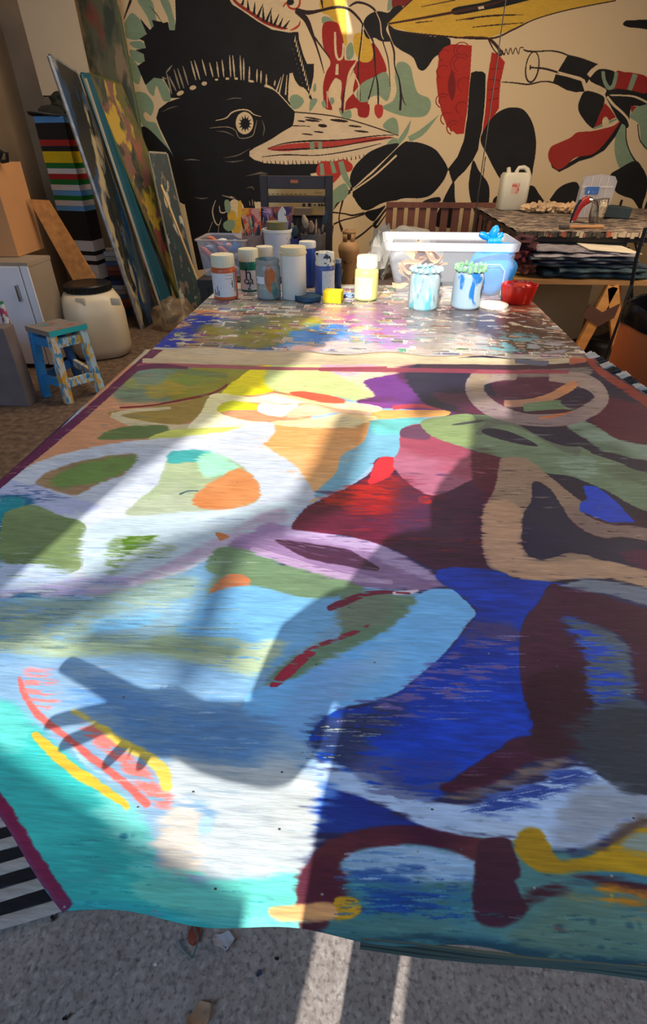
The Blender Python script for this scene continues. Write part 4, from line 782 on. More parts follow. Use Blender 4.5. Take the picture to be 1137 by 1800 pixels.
# ================================================================ objects
def O(name,bm,m,t,smooth=False,label=None):
    bmesh.ops.translate(bm,vec=-t.location if t.parent is None else -(t.parent.location),verts=bm.verts[:])
    o=obj(name,bm,m,t,smooth)
    if label:o['label']=label
    return o
def single(name,bm,m,label,cat,loc,smooth=False,group=None,kind=None):
    o=obj(name,bm,m,None,smooth);origin(o,loc);return tag(o,label,cat,group,kind)
def sub(name,bm,m,part,smooth=False):   # third level; geometry in world coordinates
    bmesh.ops.translate(bm,vec=-part.parent.location,verts=bm.verts[:]);return obj(name,bm,m,part,smooth)
def spot(xl,xr,yt,yb,z0=.7375):
    xc=(xl+xr)/2;f=P(xc,yb,z0);r=(xr-xl)/2*zcam(f)/F;c=f+Vector((f.x,f.y,0)).normalized()*r*.95
    r=(xr-xl)/2*zcam(c+Vector((0,0,.08)))/F
    return Vector((c.x,c.y,z0)),r,W(xc,yt,c.y).z-z0
def sector(bm,c,r,z0,z1,a0,a1,n=14):
    v=[[bm.verts.new((c[0]+r*math.cos(a0+(a1-a0)*i/n),c[1]+r*math.sin(a0+(a1-a0)*i/n),z)) for i in range(n+1)] for z in (z0,z1)]
    for i in range(n): bm.faces.new((v[0][i],v[0][i+1],v[1][i+1],v[1][i]))
def text(name,body,size,loc,rot,m,parent,ext=.0004):
    c=bpy.data.curves.new(name,'FONT');c.body=body;c.size=size;c.extrude=ext;c.align_x='CENTER';c.align_y='CENTER'
    tmp=bpy.data.objects.new('tmp',c);me=bpy.data.meshes.new_from_object(tmp);bpy.data.objects.remove(tmp);me.materials.append(m)
    o=bpy.data.objects.new(name,me);C.objects.link(o);o.parent=parent;o.location=loc;o.rotation_euler=rot;return o
white=mat('white_plastic',(222,216,204),.4,var=.04)
cream=mat('cream_plastic',(206,190,160),.5,var=.08)
black=mat('black_plastic',(22,22,24),.35,var=.1)
ink=mat('black_ink',(18,18,20),.6)
lab_w=mat('paper_label',(212,208,210),.6,var=.05,spots=[(120,120,130)],sscale=60,thr=(.66,.7))
steel=mat('steel',(176,172,166),.25,metal=1,var=.08)
def clear(name,col,a,rough=.15): return mat(name,col,rough,alpha=a,var=.05,ior=1.45)
# ---- striped rug under the canvas: alternate light and dark woven stripes with a tuft at each right end
rugw=mat('rug_white',(186,180,176),.95,var=.2,scale=60,bump=.8,stretch=(.3,3,1));rugb=mat('rug_black',(26,27,34),.95,var=.3,scale=60,bump=.8,stretch=(.3,3,1))
rt=thing('striped_rug','black and white striped woven rug under the canvas, tufted at its right edge','rug',(0,1.7,.738))
y=.62;k=1
while y<1.735:
    w_=.042 if y<1.69 else .05;m_=rugw if k%2 else rugb
    x1=XR(min(y,1.7))-.004+.003*math.sin(y*50);bm=BM()
    sheet(bm,-.715,x1,y,min(y+w_,1.738),lambda x,yy:.7385-max(0,x-.742)*.10+.0008*math.sin(x*40),30,1)
    st=O('stripe',bm,m_,rt)
    bm=BM();rr=random.Random(k)
    for j in range(11):
        yy=y+w_*rr.uniform(.05,.9);L_=rr.uniform(.024,.05);z=.7385-max(0,x1-.742)*.1
        tube(bm,[(x1-.004,yy,z),(x1+L_*.5,yy+rr.uniform(-.008,.008),z+.007),(x1+L_,yy+rr.uniform(-.012,.012),z-.004)],[.006,.0085,.002],6)
    O('tassel',bm,m_,rt);y+=w_;k+=1
# ---- rug on the floor, lower left
A0=P(0,1636,.006);A1=P(118,1600,.006);d=(A1-A0);d.z=0;d.normalize();n=Vector((-d.y,d.x,0))
rt=thing('floor_rug','black and white striped rug on the concrete floor under the near left table corner','rug',tuple(P(60,1600,0)))
wd=.0265
for k in range(22):
    bm=BM();a=A1+d*.12+n*(wd*k);b=A0-d*.75+n*(wd*k);pts=20
    v0=[a.lerp(b,i/pts)+Vector((0,0,.004*math.sin(i*.9+k)**2)) for i in range(pts+1)]
    vs=[[bm.verts.new(p+n*(wd*.96*s_)+Vector((0,0,.003*(s_>.2 and s_<.8)))) for p in v0] for s_ in (0,.33,.66,1)]
    for q in range(3):
        for i in range(pts): bm.faces.new((vs[q][i],vs[q][i+1],vs[q+1][i+1],vs[q+1][i]))
    O('stripe',bm,rugw if k%2==0 else rugb,rt,True)
# ---- debris on the floor in front
bm=BM();tube(bm,[P(341,1622,.7),P(342,1632,.55),P(348,1645,.3),P(346,1662,.12),P(338,1684,.004),P(322,1668,.004),P(314,1652,.004)],.0011,5)
single('thread',bm,mat('teal_thread',(40,110,120),.8),'thin teal thread hanging from the canvas edge to the floor','thread',P(338,1684,0))
bm=BM();blob(bm,P(341,1644,.008),(.012,.017,.008),2,.3,3,4);single('paint_crumb',bm,mat('rust_paint',(128,56,36),.7),'rust brown dried paint crumb tangled in the teal thread','debris',P(341,1644,0))
def leaf(px,py,s,rot,m,label,name,cat='leaf'):
    p=P(px,py,0);bm=BM();g=sheet(bm,-1,1,-1,1,lambda x,y:0,10,8)
    for r_ in g:
        for v in r_:
            x,y=v.co.x,v.co.y;wv=(1-x*x)**.6*(.62+.14*math.sin(x*5));v.co=Vector((x*s,y*wv*s,.004+s*.28*(x*x)+s*.14*abs(y)+s*.05*math.sin(x*9+y*4)))
    bmesh.ops.rotate(bm,verts=bm.verts,matrix=Matrix.Rotation(rot,3,'Z'));bmesh.ops.translate(bm,verts=bm.verts,vec=p)
    single(name,bm,m,label,cat,p,True)
lf=mat('dry_leaf',(158,124,96),.8,var=.25,scale=40)
leaf(352,1786,.024,.7,lf,'curled dry brown leaf on the concrete floor at the bottom edge','dry_leaf')
leaf(394,1655,.022,.1,mat('paper_scrap',(176,172,176),.8,spots=[(60,60,70)],sscale=80),'torn grey paper scrap on the floor right of the teal thread','paper_scrap','paper')
leaf(487,1686,.005,.1,black,'tiny black chip on the floor below the sunlit canvas edge','paint_chip','debris')
leaf(456,1712,.007,.9,mat('blue_chip',(50,56,84),.7),'tiny dark blue paint chip on the concrete floor','paint_chip','debris')
leaf(95,1614,.008,2.2,black,'black splinter on the floor by the rug edge','splinter','debris')
leaf(273,1697,.004,.1,lab_w,'tiny pale chip on the floor below the turquoise corner','paint_chip','debris')
leaf(117,1790,.006,.5,black,'small dark flake on the floor at the lower left','paint_chip','debris')
# ================================================================ on the table
def jar(name,xl,xr,yt,yb,capf,capr,bodym,capm,label,cat='jar',shoulder=.08,lab=None,labm=None,extra=None,neck=True):
    c,r,h=spot(xl,xr,yt,yb);t=thing(name,label,cat,c)
    hb=h*(1-capf);z=c.z+.0003;cc=(c.x,c.y,z)
    bm=BM();pr=[(0,0),(r*.88,0),(r*.97,h*.02),(r,h*.05),(r,hb-h*shoulder),(r*.97,hb-h*shoulder*.5),(r*capr*.95,hb-.001),(0,hb-.001)]
    lathe(bm,pr,36,cc);b=O('body',bm,bodym,t,True)
    bm=BM();rc=r*capr;lathe(bm,[(rc*.9,hb*.985),(rc,hb),(rc,h*.985),(rc*.96,h),(0,h)],40,cc);cap=O('cap',bm,capm,t,True)
    bm=BM()
    for i in range(24):
        a=i*2*PI/24;box(bm,(c.x+rc*math.cos(a),c.y+rc*math.sin(a),z+(hb+h)/2*.995),(.0012,.0012,(h-hb)*.8))
    sub('grip_ribs',bm,capm,cap)
    if lab:
        bm=BM();sector(bm,cc,r*1.012,z+hb*lab[0],z+hb*lab[1],math.radians(lab[2]),math.radians(lab[3]));l_=O('label',bm,labm or lab_w,t,True)
    return t,c,r,h,hb
orange=mat('orange_paint',(196,92,52),.35,var=.12);bluep=mat('blue_paint',(44,70,140),.3,var=.1)
def pagelines(t,c,r,zs,a0,a1,name='print',m=ink,th=.0012):
    for z in zs:
        bm=BM();sector(bm,(c.x,c.y,0),r*1.018,z,z+th,math.radians(a0+random.uniform(0,6)),math.radians(a1-random.uniform(0,14)),8);O(name,bm,m,t)
orange=mat('orange_paint',(196,92,52),.35,var=.12);bluep=mat('blue_paint',(44,70,140),.3,var=.1)
capo=mat('stained_cap',(214,206,176),.5,var=.06,spots=[(196,176,110)],sscale=14)
t,c,r,h,hb=jar('paint_jar',377,420,447,529,.26,.92,orange,capo,'orange paint jar with white cap and white label at the left front','jar',lab=(.12,.84,205,340))
pagelines(t,c,r,[c.z+h*.58,c.z+h*.50],285,325);bm=BM()
bm.free()
for i,(a,z0_,z1_) in enumerate(((228,.12,.26),(236,.12,.2),(244,.12,.34),(251,.12,.24),(330,.2,.62),(318,.3,.46))):
    bm=BM();sector(bm,(c.x,c.y,0),r*1.018,c.z+h*z0_,c.z+h*z1_,math.radians(a),math.radians(a+4),2);O('print',bm,ink,t)
teal=mat('teal_paint',(16,110,92),.25,var=.15)
t,c,r,h,hb=jar('paint_jar',424,458,437,513,.28,1.0,teal,capo,'teal green paint jar with white cap and tall black lettering on its label','jar',lab=(.06,.72,215,330))
for s_,zf,sz in (('h',.44,.066),('oa',.28,.048),('2',.13,.04)):
    text('lettering',s_,sz,(.004,-r*1.06,h*zf),(PI/2,0,0),ink,t)
jar('paint_jar',453,484,433,505,.30,.94,mat('split_paint',(110,40,36),.3,spots=[(20,110,150)],sscale=9,thr=(.5,.51)),mat('cream_cap',(214,204,182),.5),'paint jar with cream cap and red and blue label behind the smeared glass jar')
glass=mat('smeared_glass',(160,168,164),.15,alpha=.7,var=.1,spots=[(150,50,34),(190,110,60),(90,140,134)],sscale=11,thr=(.56,.62),stretch=(1,1,.6))
def glassjar(name,xl,xr,yt,yb,m,label,extra=None):
    c,r,h=spot(xl,xr,yt,yb);t=thing(name,label,'jar',c);bm=BM()
    lathe(bm,[(r*.9,0),(r*.99,h*.03),(r,h*.07),(r,h*.76),(r*.95,h*.84),(r*.9,h*.88),(r*.96,h*.9),(r*.97,h),(r*.92,h),(r*.9,h*.86),(r*.95,h*.76),(r*.95,h*.06),(0,h*.04)],36,(c.x,c.y,c.z+.0003));O('glass',bm,m,t,True)
    bm=BM();lathe(bm,[(0,h*.045),(r*.94,h*.045),(r*.94,h*.28),(0,h*.27)],30,(c.x,c.y,c.z));O('paint_residue',bm,extra or mat('pale_residue',(200,204,200),.4,var=.1,spots=[(90,90,96)],sscale=40),t,True)
    return t,c,r,h
t,c,r,h=glassjar('glass_jar',452,495,455,528,glass,'glass jar smeared with red, orange and white paint, between teal jar and white canister')
bm=BM();sector(bm,(c.x,c.y,0),r*1.01,c.z+h*.42,c.z+h*.60,math.radians(215),math.radians(262));O('sticker',bm,mat('sticker_white',(216,220,226),.5,spots=[(70,90,170)],sscale=50),t,label='small white sticker')
# white canister
c,r,h=spot(494,541,433,528);t=thing('white_canister','tall plain white plastic canister with dirty yellowed rim','canister',c);bm=BM()
lathe(bm,[(0,0),(r*.9,0),(r*.93,.003),(r*.93,h*.86),(0,h*.86)],40,c);O('body',bm,white,t,True)
bm=BM();lathe(bm,[(r*.93,h*.85),(r,h*.87),(r,h*.90),(r*.95,h*.91),(r*.95,h*.98),(r*.9,h),(0,h)],40,c);O('lid',bm,mat('yellowed_lid',(216,200,160),.5,var=.08),t,True)
jar('paint_tube_jar',536,549,437,505,.12,1.0,mat('lime_paint',(120,140,44),.4,var=.1,spots=[(90,170,190)],sscale=5,thr=(.5,.52)),cream,'narrow green and pale blue jar peeking out behind the white canister')
jar('blue_bottle',527,556,424,506,.13,1.0,mat('cobalt_plastic',(20,60,150),.35),white,'tall cobalt blue bottle with white cap behind the white canister','bottle')
t,c,r,h,hb=jar('paint_jar',553,588,443,519,.30,.94,mat('slate_blue_paint',(66,86,150),.3,var=.06),mat('splashed_cap',(216,214,206),.5,spots=[(90,130,160),(40,50,60)],sscale=34,thr=(.58,.6)),'slate blue paint jar with paint-splashed white cap and white label','jar',lab=(.0,.84,260,350),labm=mat('spotty_label',(206,206,212),.6,spots=[(30,30,34),(120,150,120)],sscale=70,thr=(.64,.66)))
jar('small_bottle',588,600,455,507,.14,.8,mat('dark_blue_bottle',(40,64,104),.3,spots=[(170,40,110)],sscale=30,thr=(.66,.67)),mat('grey_cap',(150,160,172),.4),'small dark blue bottle with grey cap beside the slate blue jar','bottle')
t,c,r,h,hb=jar('paint_jar',622,663,449,530,.27,.86,mat('pale_yellow_paint',(212,210,130),.3,var=.05),mat('cloudy_cap',(216,210,196),.45),'pale yellow paint jar with white cap, alone right of the yellow sponge','jar',shoulder=.1,lab=(.08,.74,195,300),labm=mat('striped_label',(216,212,180),.6))
pagelines(t,c,r,[c.z+hb*(.14+.055*i) for i in range(10)],200,292,m=mat('grey_print',(150,150,140),.6),th=.0016)
# blue lid and sponge
c,r,h=spot(518,565,512,533);bm=BM();lathe(bm,[(0,0),(r*.9,0),(r,.004),(r*1.0,.018),(r*.93,.022),(r*.9,.018),(0,.016)],36,(c.x,c.y,c.z+.0003))
single('blue_lid',bm,mat('dark_teal_lid',(34,72,100),.5,var=.2,scale=30),'round shallow dark blue lid lying left of the yellow sponge','dish',c,True)  # loose blue lid lying on the newspaper
a=P(566,533,.7375);b=P(594,533,.7375);wd_=(b-a).length;ht=W(580,513,a.y).z-.7375
bm=BM();box(bm,((a.x+b.x)/2+.012,a.y+.035,.7378+ht/2),(wd_*1.15,.07,ht),Matrix.Rotation(math.radians(-8),3,'Z') if False else None,.003)
o=single('sponge',bm,mat('yellow_sponge',(226,196,30),.9,var=.12,scale=60,bump=1),'bright yellow rectangular sponge in front of the blue jar','sponge',((a.x+b.x)/2,a.y+.035,.7375))
o.rotation_euler.z=math.radians(-7)
bm=BM();p=P(612,522,.7375);blob(bm,(p.x,p.y,.744),(.03,.022,.010),3,.4,2,3,flat=-.006);single('blue_rag',bm,mat('pale_blue_rag',(120,140,176),.9,var=.25,scale=40),'crumpled pale blue scrap of rag between sponge and yellow jar','rag',(p.x,p.y,.738),True)
# ---- translucent storage tub
cl=clear('cloudy_plastic',(206,210,220),.20,.3)
fl=P(697,524,.7375);frp=P(884,524,.7375);Yf=fl.y;zt_=W(800,426,Yf).z
tl_=W(678,426,Yf-.02);tr_=W(915,424,Yf-.02);dep=.30
def rrect(x0,x1,y0,y1,rad,n=5):
    o_=[]
    for cx_,cy_,a0 in ((x1-rad,y0+rad,-90),(x1-rad,y1-rad,0),(x0+rad,y1-rad,90),(x0+rad,y0+rad,180)):
        for i in range(n+1): a=math.radians(a0+90*i/n);o_.append((cx_+rad*math.cos(a),cy_+rad*math.sin(a)))
    return o_
t=thing('storage_tub','large translucent plastic storage tub holding tan paper and a blue bag','storage box',((fl.x+frp.x)/2,Yf+dep/2,.7377))
lv=[(0,.02),(.15,.0),(.5,0),(.86,0),(.87,0),(1,0)]
def ring(bm,f,ex=0):
    x0=fl.x+(tl_.x-fl.x)*f-ex;x1=frp.x+(tr_.x-frp.x)*f+ex;return [bm.verts.new((x,y,.7385+(zt_-.7385)*f)) for x,y in rrect(x0,x1,Yf-.02*f-ex,Yf+dep+.02*f+ex,.035)]
def skin(bm,rs,bottom=True):
    for a,b in zip(rs,rs[1:]):
        for i in range(len(a)): bm.faces.new((a[i],a[(i+1)%len(a)],b[(i+1)%len(a)],b[i]))
    if bottom: bm.faces.new(rs[0][::-1])
bm=BM();skin(bm,[ring(bm,0),ring(bm,.3),ring(bm,.85)]);O('tub_body',bm,cl,t,True)
bm=BM();skin(bm,[ring(bm,.85,.0),ring(bm,.86,.009),ring(bm,1,.010),ring(bm,1,.002),ring(bm,.87,.001)],False);O('rim',bm,clear('rim_plastic',(216,218,224),.45,.3),t,True)
bm=BM();x0=frp.x-.17
tube(bm,[(x0,Yf-.004,.76),(x0,Yf-.008,.86),(x0+.02,Yf-.010,.885),(x0+.12,Yf-.010,.885),(x0+.145,Yf-.008,.86),(x0+.145,Yf-.004,.76)],.0022,6);O('moulded_panel',bm,clear('rim_plastic',(216,218,224),.45,.3),t,True)
pm=mat('tan_paper',(214,172,128),.8,var=.12);rg2=random.Random(3)
for i in range(16):
    bm=BM();x=tl_.x+.075+rg2.random()*.15;y=Yf+.045+.12*rg2.random();z=.785+.009*i
    R_=Matrix.Rotation(rg2.uniform(-.9,.9),3,'Y')@Matrix.Rotation(rg2.uniform(-.5,.5),3,'X')
    g=sheet(bm,-.065,.065,-.035,.035,lambda x,y:.008*math.sin(x*60+i)+.006*math.cos(y*70),8,6)
    for v in bm.verts: v.co=R_@v.co+Vector((x,y,z))
    single('crumpled_paper',bm,pm,'sheet of crumpled tan paper inside the left half of the tub','paper',(x,y,z),True,'tan papers in the storage tub')
bb=mat('blue_bag',(30,140,222),.45,var=.1,bump=.4,scale=10)
cxb=(frp.x+.02)-.07;bm=BM();blob(bm,(cxb-.005,Yf+.14,.83),(.108,.125,.105),4,.08,1.6,5,flat=-.088)
blob(bm,(cxb+.01,Yf+.15,.915),(.07,.07,.035),3,.3,3,8);single('blue_plastic_bag',bm,bb,'bright blue plastic bag filling the right half of the tub','bag',(cxb,Yf+.15,.742),True)
def gp(px,py): return W(px,py,Yf+.13)
bm=BM()
for pts,rs in (([gp(868,420),gp(866,412),gp(872,402),gp(873,396)],[.012,.020,.018,.006]),([gp(862,420),gp(850,414),gp(843,411)],[.010,.016,.010]),([gp(874,420),gp(882,412),gp(884,409)],[.01,.012,.005]),([gp(856,424),gp(880,424)],[.02,.02])):
    tube(bm,pts,rs,10)
single('blue_glove',bm,mat('blue_glove_vinyl',(0,130,214),.35,var=.15,scale=20,bump=.6),'blue vinyl glove poking above the tub rim','glove',gp(868,420),True)
# ---- jars in front of the tub
pg=mat('turquoise_smeared',(150,184,192),.2,alpha=.92,spots=[(96,176,192),(112,124,124),(176,190,194)],sscale=20,thr=(.54,.62),stretch=(1,1,.35))
t,c,r,h=glassjar('smeared_jar',715,768,470,547,pg,'pale turquoise paint-crusted glass jar in front of the tub',mat('grey_water',(150,176,184),.3))
bm=BM();rg3=random.Random(8)
for i in range(16):
    a=i*2*PI/16;blob(bm,(c.x+r*.94*math.cos(a),c.y+r*.94*math.sin(a),c.z+h-.004+rg3.uniform(-.003,.004)),(r*.15,r*.15,.006+.004*rg3.random()),2,.4,3,i)
O('dried_paint_rim',bm,mat('pale_blue_crust',(176,214,220),.5,var=.1),t,True)
pg2=mat('blue_smeared_glass',(150,172,186),.2,alpha=.9,spots=[(66,62,66),(40,110,180),(160,176,186)],sscale=11,thr=(.54,.58),stretch=(1,1,.5))
t,c,r,h=glassjar('smeared_jar',790,842,466,545,pg2,'glass jar smeared grey and blue with a green-crusted rim','')if False else glassjar('smeared_jar',790,842,468,545,pg2,'glass jar smeared grey and blue, with a green-crusted rim, in front of the tub',mat('blue_water',(120,170,196),.3))
bm=BM()
for i in range(18):
    a=i*2*PI/18;blob(bm,(c.x+r*.94*math.cos(a),c.y+r*.94*math.sin(a),c.z+h-.003+rg3.uniform(-.006,.004)),(r*.14,r*.14,.008+.006*rg3.random()),2,.4,3,i)
O('dried_paint_rim',bm,mat('green_crust',(134,190,140),.5,var=.15,spots=[(200,214,210)],sscale=40),t,True)
c,r,h=spot(838,892,530,546);bm=BM();lathe(bm,[(0,0),(r*.95,0),(r,.004),(r,.011),(r*.9,.013),(0,.012)],32,(c.x,c.y+.01,c.z+.0003))
single('white_lid',bm,white,'flat round white plastic lid lying between the grey smeared jar and red dish','saucer',c,True)  # loose white jar lid lying flat
# red fluted dish
c,r,h=spot(876,937,499,538);t=thing('red_dish','translucent red fluted plastic dish near the right table edge','dish',c);bm=BM();rs=[]
for f,z in ((.74,0),(.80,.004),(1,h),(.95,h),(.74,.008)):
    rs.append([bm.verts.new((c.x+r*f*(1+.05*math.cos(8*a))*math.cos(a),c.y+r*f*(1+.05*math.cos(8*a))*math.sin(a),c.z+.0004+z)) for a in [i*2*PI/64 for i in range(64)]])
skin(bm,rs);bm.faces.new(rs[-1]);O('dish_body',bm,mat('red_plastic',(206,34,22),.25,var=.15,alpha=.93,spots=[(230,120,40)],sscale=20,thr=(.66,.7)),t,True)
bm=BM();blob(bm,(c.x,c.y,c.z+h*.8),(r*.78,r*.78,h*.22),3,.3,3,2);O('dried_red_paint',bm,mat('red_gloss',(190,36,28),.15,var=.3,scale=30),t,True)
# ---- brushes, pots and the white bucket behind (they stand on a low dark bench behind the table)
BZ=.50
bt=thing('dark_bench','low dark wooden bench behind the far end of the work table','bench',(-.35,3.2,0))
btop=P(350,492,.62)
dk=mat('ebony_wood',(44,36,32),.5,var=.2,scale=6,stretch=(1,1,5))
bz=.705;x0=P(346,492,bz).x;y0=P(346,492,bz).y;x1=P(600,490,bz).x
bm=BM();box(bm,((x0+x1)/2,y0+.18,bz-.02),(x1-x0,.36,.04));O('seat',bm,dk,bt)
bm=BM();box(bm,((x0+x1)/2,y0+.02,bz-.075),(x1-x0-.06,.02,.07));O('apron',bm,dk,bt)
for x in (x0+.03,x1-.03):
    for y in (y0+.03,y0+.33):
        bm=BM();box(bm,(x,y,(bz-.04)/2),(.05,.05,bz-.04));O('leg',bm,dk,bt)
def spotz(xl,xr,yt,Y,z0):
    c=W((xl+xr)/2,400,Y);r=(xr-xl)/2*zcam(c)/F;return Vector((c.x,Y,z0)),r,W((xl+xr)/2,yt,Y).z-z0
# clear box of paint tubes
cb=clear('clear_box',(206,206,214),.35,.1)
a=W(343,425,3.12);b=W(432,425,3.12);zt2=W(343,412,3.12).z
t=thing('clear_paint_box','clear plastic box full of paint tubes and rags on the dark bench','box',((a.x+b.x)/2,3.26,bz))
bm=BM();h_=W(380,422,3.12).z-bz
rs=[[bm.verts.new((x,y,bz+.001+h_*f)) for x,y in rrect(a.x+.025*(1-f),b.x-.025*(1-f),3.12,3.40,.03)] for f in (0,.5,1)];skin(bm,rs);O('box_body',bm,cb,t,True)
bm=BM();rs=[[bm.verts.new((x,y,bz+h_*f)) for x,y in rrect(a.x-e,b.x+e,3.12-e,3.40+e,.03)] for f,e in ((.95,0),(.96,.007),(1.0,.008),(1.01,0))];skin(bm,rs,False);O('rim',bm,clear('rim_clear',(190,176,172),.6,.2),t,True)
tc_=[(140,60,110),(60,70,90),(190,190,196),(70,110,170),(176,60,80),(200,150,150),(210,130,80),(40,44,60),(120,130,160),(170,80,50)]
rg4=random.Random(12);tn=['plum','slate','pale grey','blue','crimson','pink','orange','navy','blue-grey','rust']
for i in range(34):
    x=rg4.uniform(a.x+.05,b.x-.06);y=rg4.uniform(3.15,3.35);z=bz+.025+h_*.75*rg4.random();an=rg4.uniform(0,PI);tl=.045
    dx_,dy_,dz_=math.cos(an)*tl*.8,math.sin(an)*tl*.4,rg4.uniform(-.02,.03)
    bm=BM();tube(bm,[(x-dx_,y-dy_,z-dz_),(x,y,z),(x+dx_*.7,y+dy_*.7,z+dz_*.7),(x+dx_*.8,y+dy_*.8,z+dz_*.8),(x+dx_,y+dy_,z+dz_)],[.004,.018,.017,.008,.008],9)
    col=tc_[i%10];o=single('paint_tube',bm,mat('tube_%d'%(i%10),col,.35,var=.2),'squeezed %s paint tube in the clear box%s'%(tn[i%10],' lower layer' if z<bz+.025+h_*.37 else ', near its top'),'paint tube',(x,y,z),True,'paint tubes in the clear box')
# white bucket
c,r,h=spotz(462,514,402,3.2,bz);t=thing('white_bucket','white plastic bucket flecked with black paint holding a palette brush','bucket',c);bm=BM()
lathe(bm,[(0,0),(r*.86,0),(r,h),(r*.96,h),(r*.82,.006),(0,.006)],36,c);O('bucket_body',bm,mat('flecked_white',(214,206,204),.5,spots=[(60,56,60),(150,130,150)],sscale=26,thr=(.66,.68)),t,True)
bm=BM();lathe(bm,[(r,h*.93),(r*1.05,h*.94),(r*1.05,h),(r,h)],36,c);O('rim',bm,white,t,True)
bm=BM();lathe(bm,[(0,.02),(r*.9,.02),(r*.94,h+.035),(0,h+.035)],24,c,.8,.8);single('olive_sponge_roll',bm,mat('olive_blue',(110,100,60),.8,spots=[(90,104,140)],sscale=8,thr=(.5,.55)),'olive and blue foam roll standing in the white bucket','roll',c+Vector((0,0,.02)),True)
# carved white stick figure silhouette (paint paddle)
Y_=3.18
bm=BM();pts=[(492,400),(489,390),(488,380),(489,372),(493,366),(496,363),(499,367),(502,372),(502,380),(504,388),(502,394),(500,402),(502,425),(495,425)]
vs=[W(x,y,Y_) for x,y in pts];slab(bm,vs,.006);single('paint_paddle',bm,mat('paddle_white',(212,206,196),.6,spots=[(40,36,36)],sscale=50,thr=(.64,.66)),'lumpy white painted paddle standing up in the bucket','paddle',vs[-1])
# painted cards behind
for pts,cols,lab_ in (([(425,452),(425,366),(461,366),(461,452)],((222,110,70),[(224,160,40),(206,70,60),(214,150,130)]),'orange and pink painted card standing behind the brushes'),([(459,420),(459,364),(514,363),(514,430)],((120,70,80),[(160,120,150),(170,90,60),(60,50,90)]),'purple and rust painted card behind the white bucket')):
    bm=BM();vs=[W(x,y,3.40) for x,y in pts];slab(bm,vs,.004);single('painted_card',bm,mat(lab_[:8]+'card',cols[0],.7,spots=cols[1],sscale=13,thr=(.5,.55)),lab_,'card',vs[0])
# brush pots
potg=clear('pot_glass',(170,140,130),.55,.15)
pots=[]
for i,(xl,xr,yt,m_,lab_) in enumerate(((424,462,412,clear('pot_glass',(170,140,130),.5,.15),'clear jar crammed with brushes left of the white bucket'),(506,528,418,mat('purple_pot',(60,60,110),.4,spots=[(150,60,80)],sscale=20),'small purple-stained pot of brushes right of the bucket'),(528,572,410,mat('grey_pot',(88,78,74),.6,var=.3,scale=20),'grey-brown pot of brushes in front of the black chair'))):
    c,r,h=spotz(xl,xr,yt,3.2,bz);bm=BM();lathe(bm,[(0,0),(r*.85,0),(r*.95,.01),(r,h*.9),(r*1.02,h),(r*.95,h),(r*.88,.01),(0,.01)],28,c)
    single('brush_pot',bm,m_,lab_,'pot',c,True);pots.append((c,r,h))
hcol=[(120,50,36),(200,190,170),(30,28,30),(180,130,70),(60,70,110),(150,150,150),(90,60,40)]
hn=['red-brown','cream','black','tan','slate blue','grey','dark brown'];bn=['brown','pale','teal-black','tan'];pn=['in the clear jar left of the bucket','in the small purple pot','in the grey-brown pot before the chair'];
def brush(c,r,h,tip,kind,i,k=0):
    base=Vector((c.x+r*.4*(1 if i%2 else -1)*rg4.random(),c.y+rg4.uniform(-.4,.4)*r,c.z+.012));tip=Vector(tip);d=(tip-base)
    t=thing('paint_brush','%s brush, %s bristles, %s handle, %s'%(kind,bn[i%4],hn[i%7],pn[k]),'brush',base,0,'brushes in the pots behind the table')
    q=lambda f:base+d*f
    wd={'flat':.011,'round':.006,'wide':.019}[kind]
    bm=BM();tube(bm,[q(0),q(.3),q(.62)],[.003,.0045,.004],7);O('handle',bm,mat('handle_%d'%(i%7),hcol[i%7],.4,var=.1),t,True)
    bm=BM();tube(bm,[q(.60),q(.66),q(.80)],[.0045,.006,wd*.75],9);O('ferrule',bm,steel,t,True)
    bm=BM();tube(bm,[q(.79),q(.9),q(1)],[wd*.75,wd,wd*.35],9);O('bristles',bm,mat('bristle_%d'%(i%4),[(60,44,36),(150,130,104),(40,60,70),(120,96,80)][i%4],.9,var=.3,scale=60,stretch=(4,4,.5)),t,True)
for i,(k,px,py,kind) in enumerate(((0,424,382,'round'),(0,438,380,'flat'),(0,444,378,'flat'),(0,463,382,'round'),(0,430,404,'flat'),(0,440,428,'flat'),(0,455,396,'flat'),(0,449,404,'round'),(1,508,396,'flat'),(1,513,392,'flat'),(1,519,397,'wide'),(1,504,402,'round'),(1,523,386,'round'),(2,533,378,'wide'),(2,540,392,'flat'),(2,546,388,'wide'),(2,552,400,'flat'),(2,556,385,'round'),(2,574,371,'flat'),(2,560,402,'flat'),(2,530,398,'flat'),(2,537,404,'round'),(2,566,398,'round'))):
    c,r,h=pots[k];brush(c,r,h,W(px,py,c.y+rg4.uniform(-.03,.03)),kind,i,k)
# purple-tipped feathery brush
bm=BM();c0=W(470,374,3.3)
for i in range(13):
    a=i*2*PI/13;tube(bm,[c0,c0+Vector((math.cos(a)*.03,.004*(i%3),math.sin(a)*.026))],[.006,.002],6)
tube(bm,[c0,W(476,430,3.28),Vector((W(476,430,3.28).x,3.28,bz+.02))],.004,6)
single('flower_whisk',bm,mat('lilac',(150,120,150),.7),'lilac pompom whisk standing among the brushes','whisk',(W(476,430,3.28).x,3.28,bz+.01))
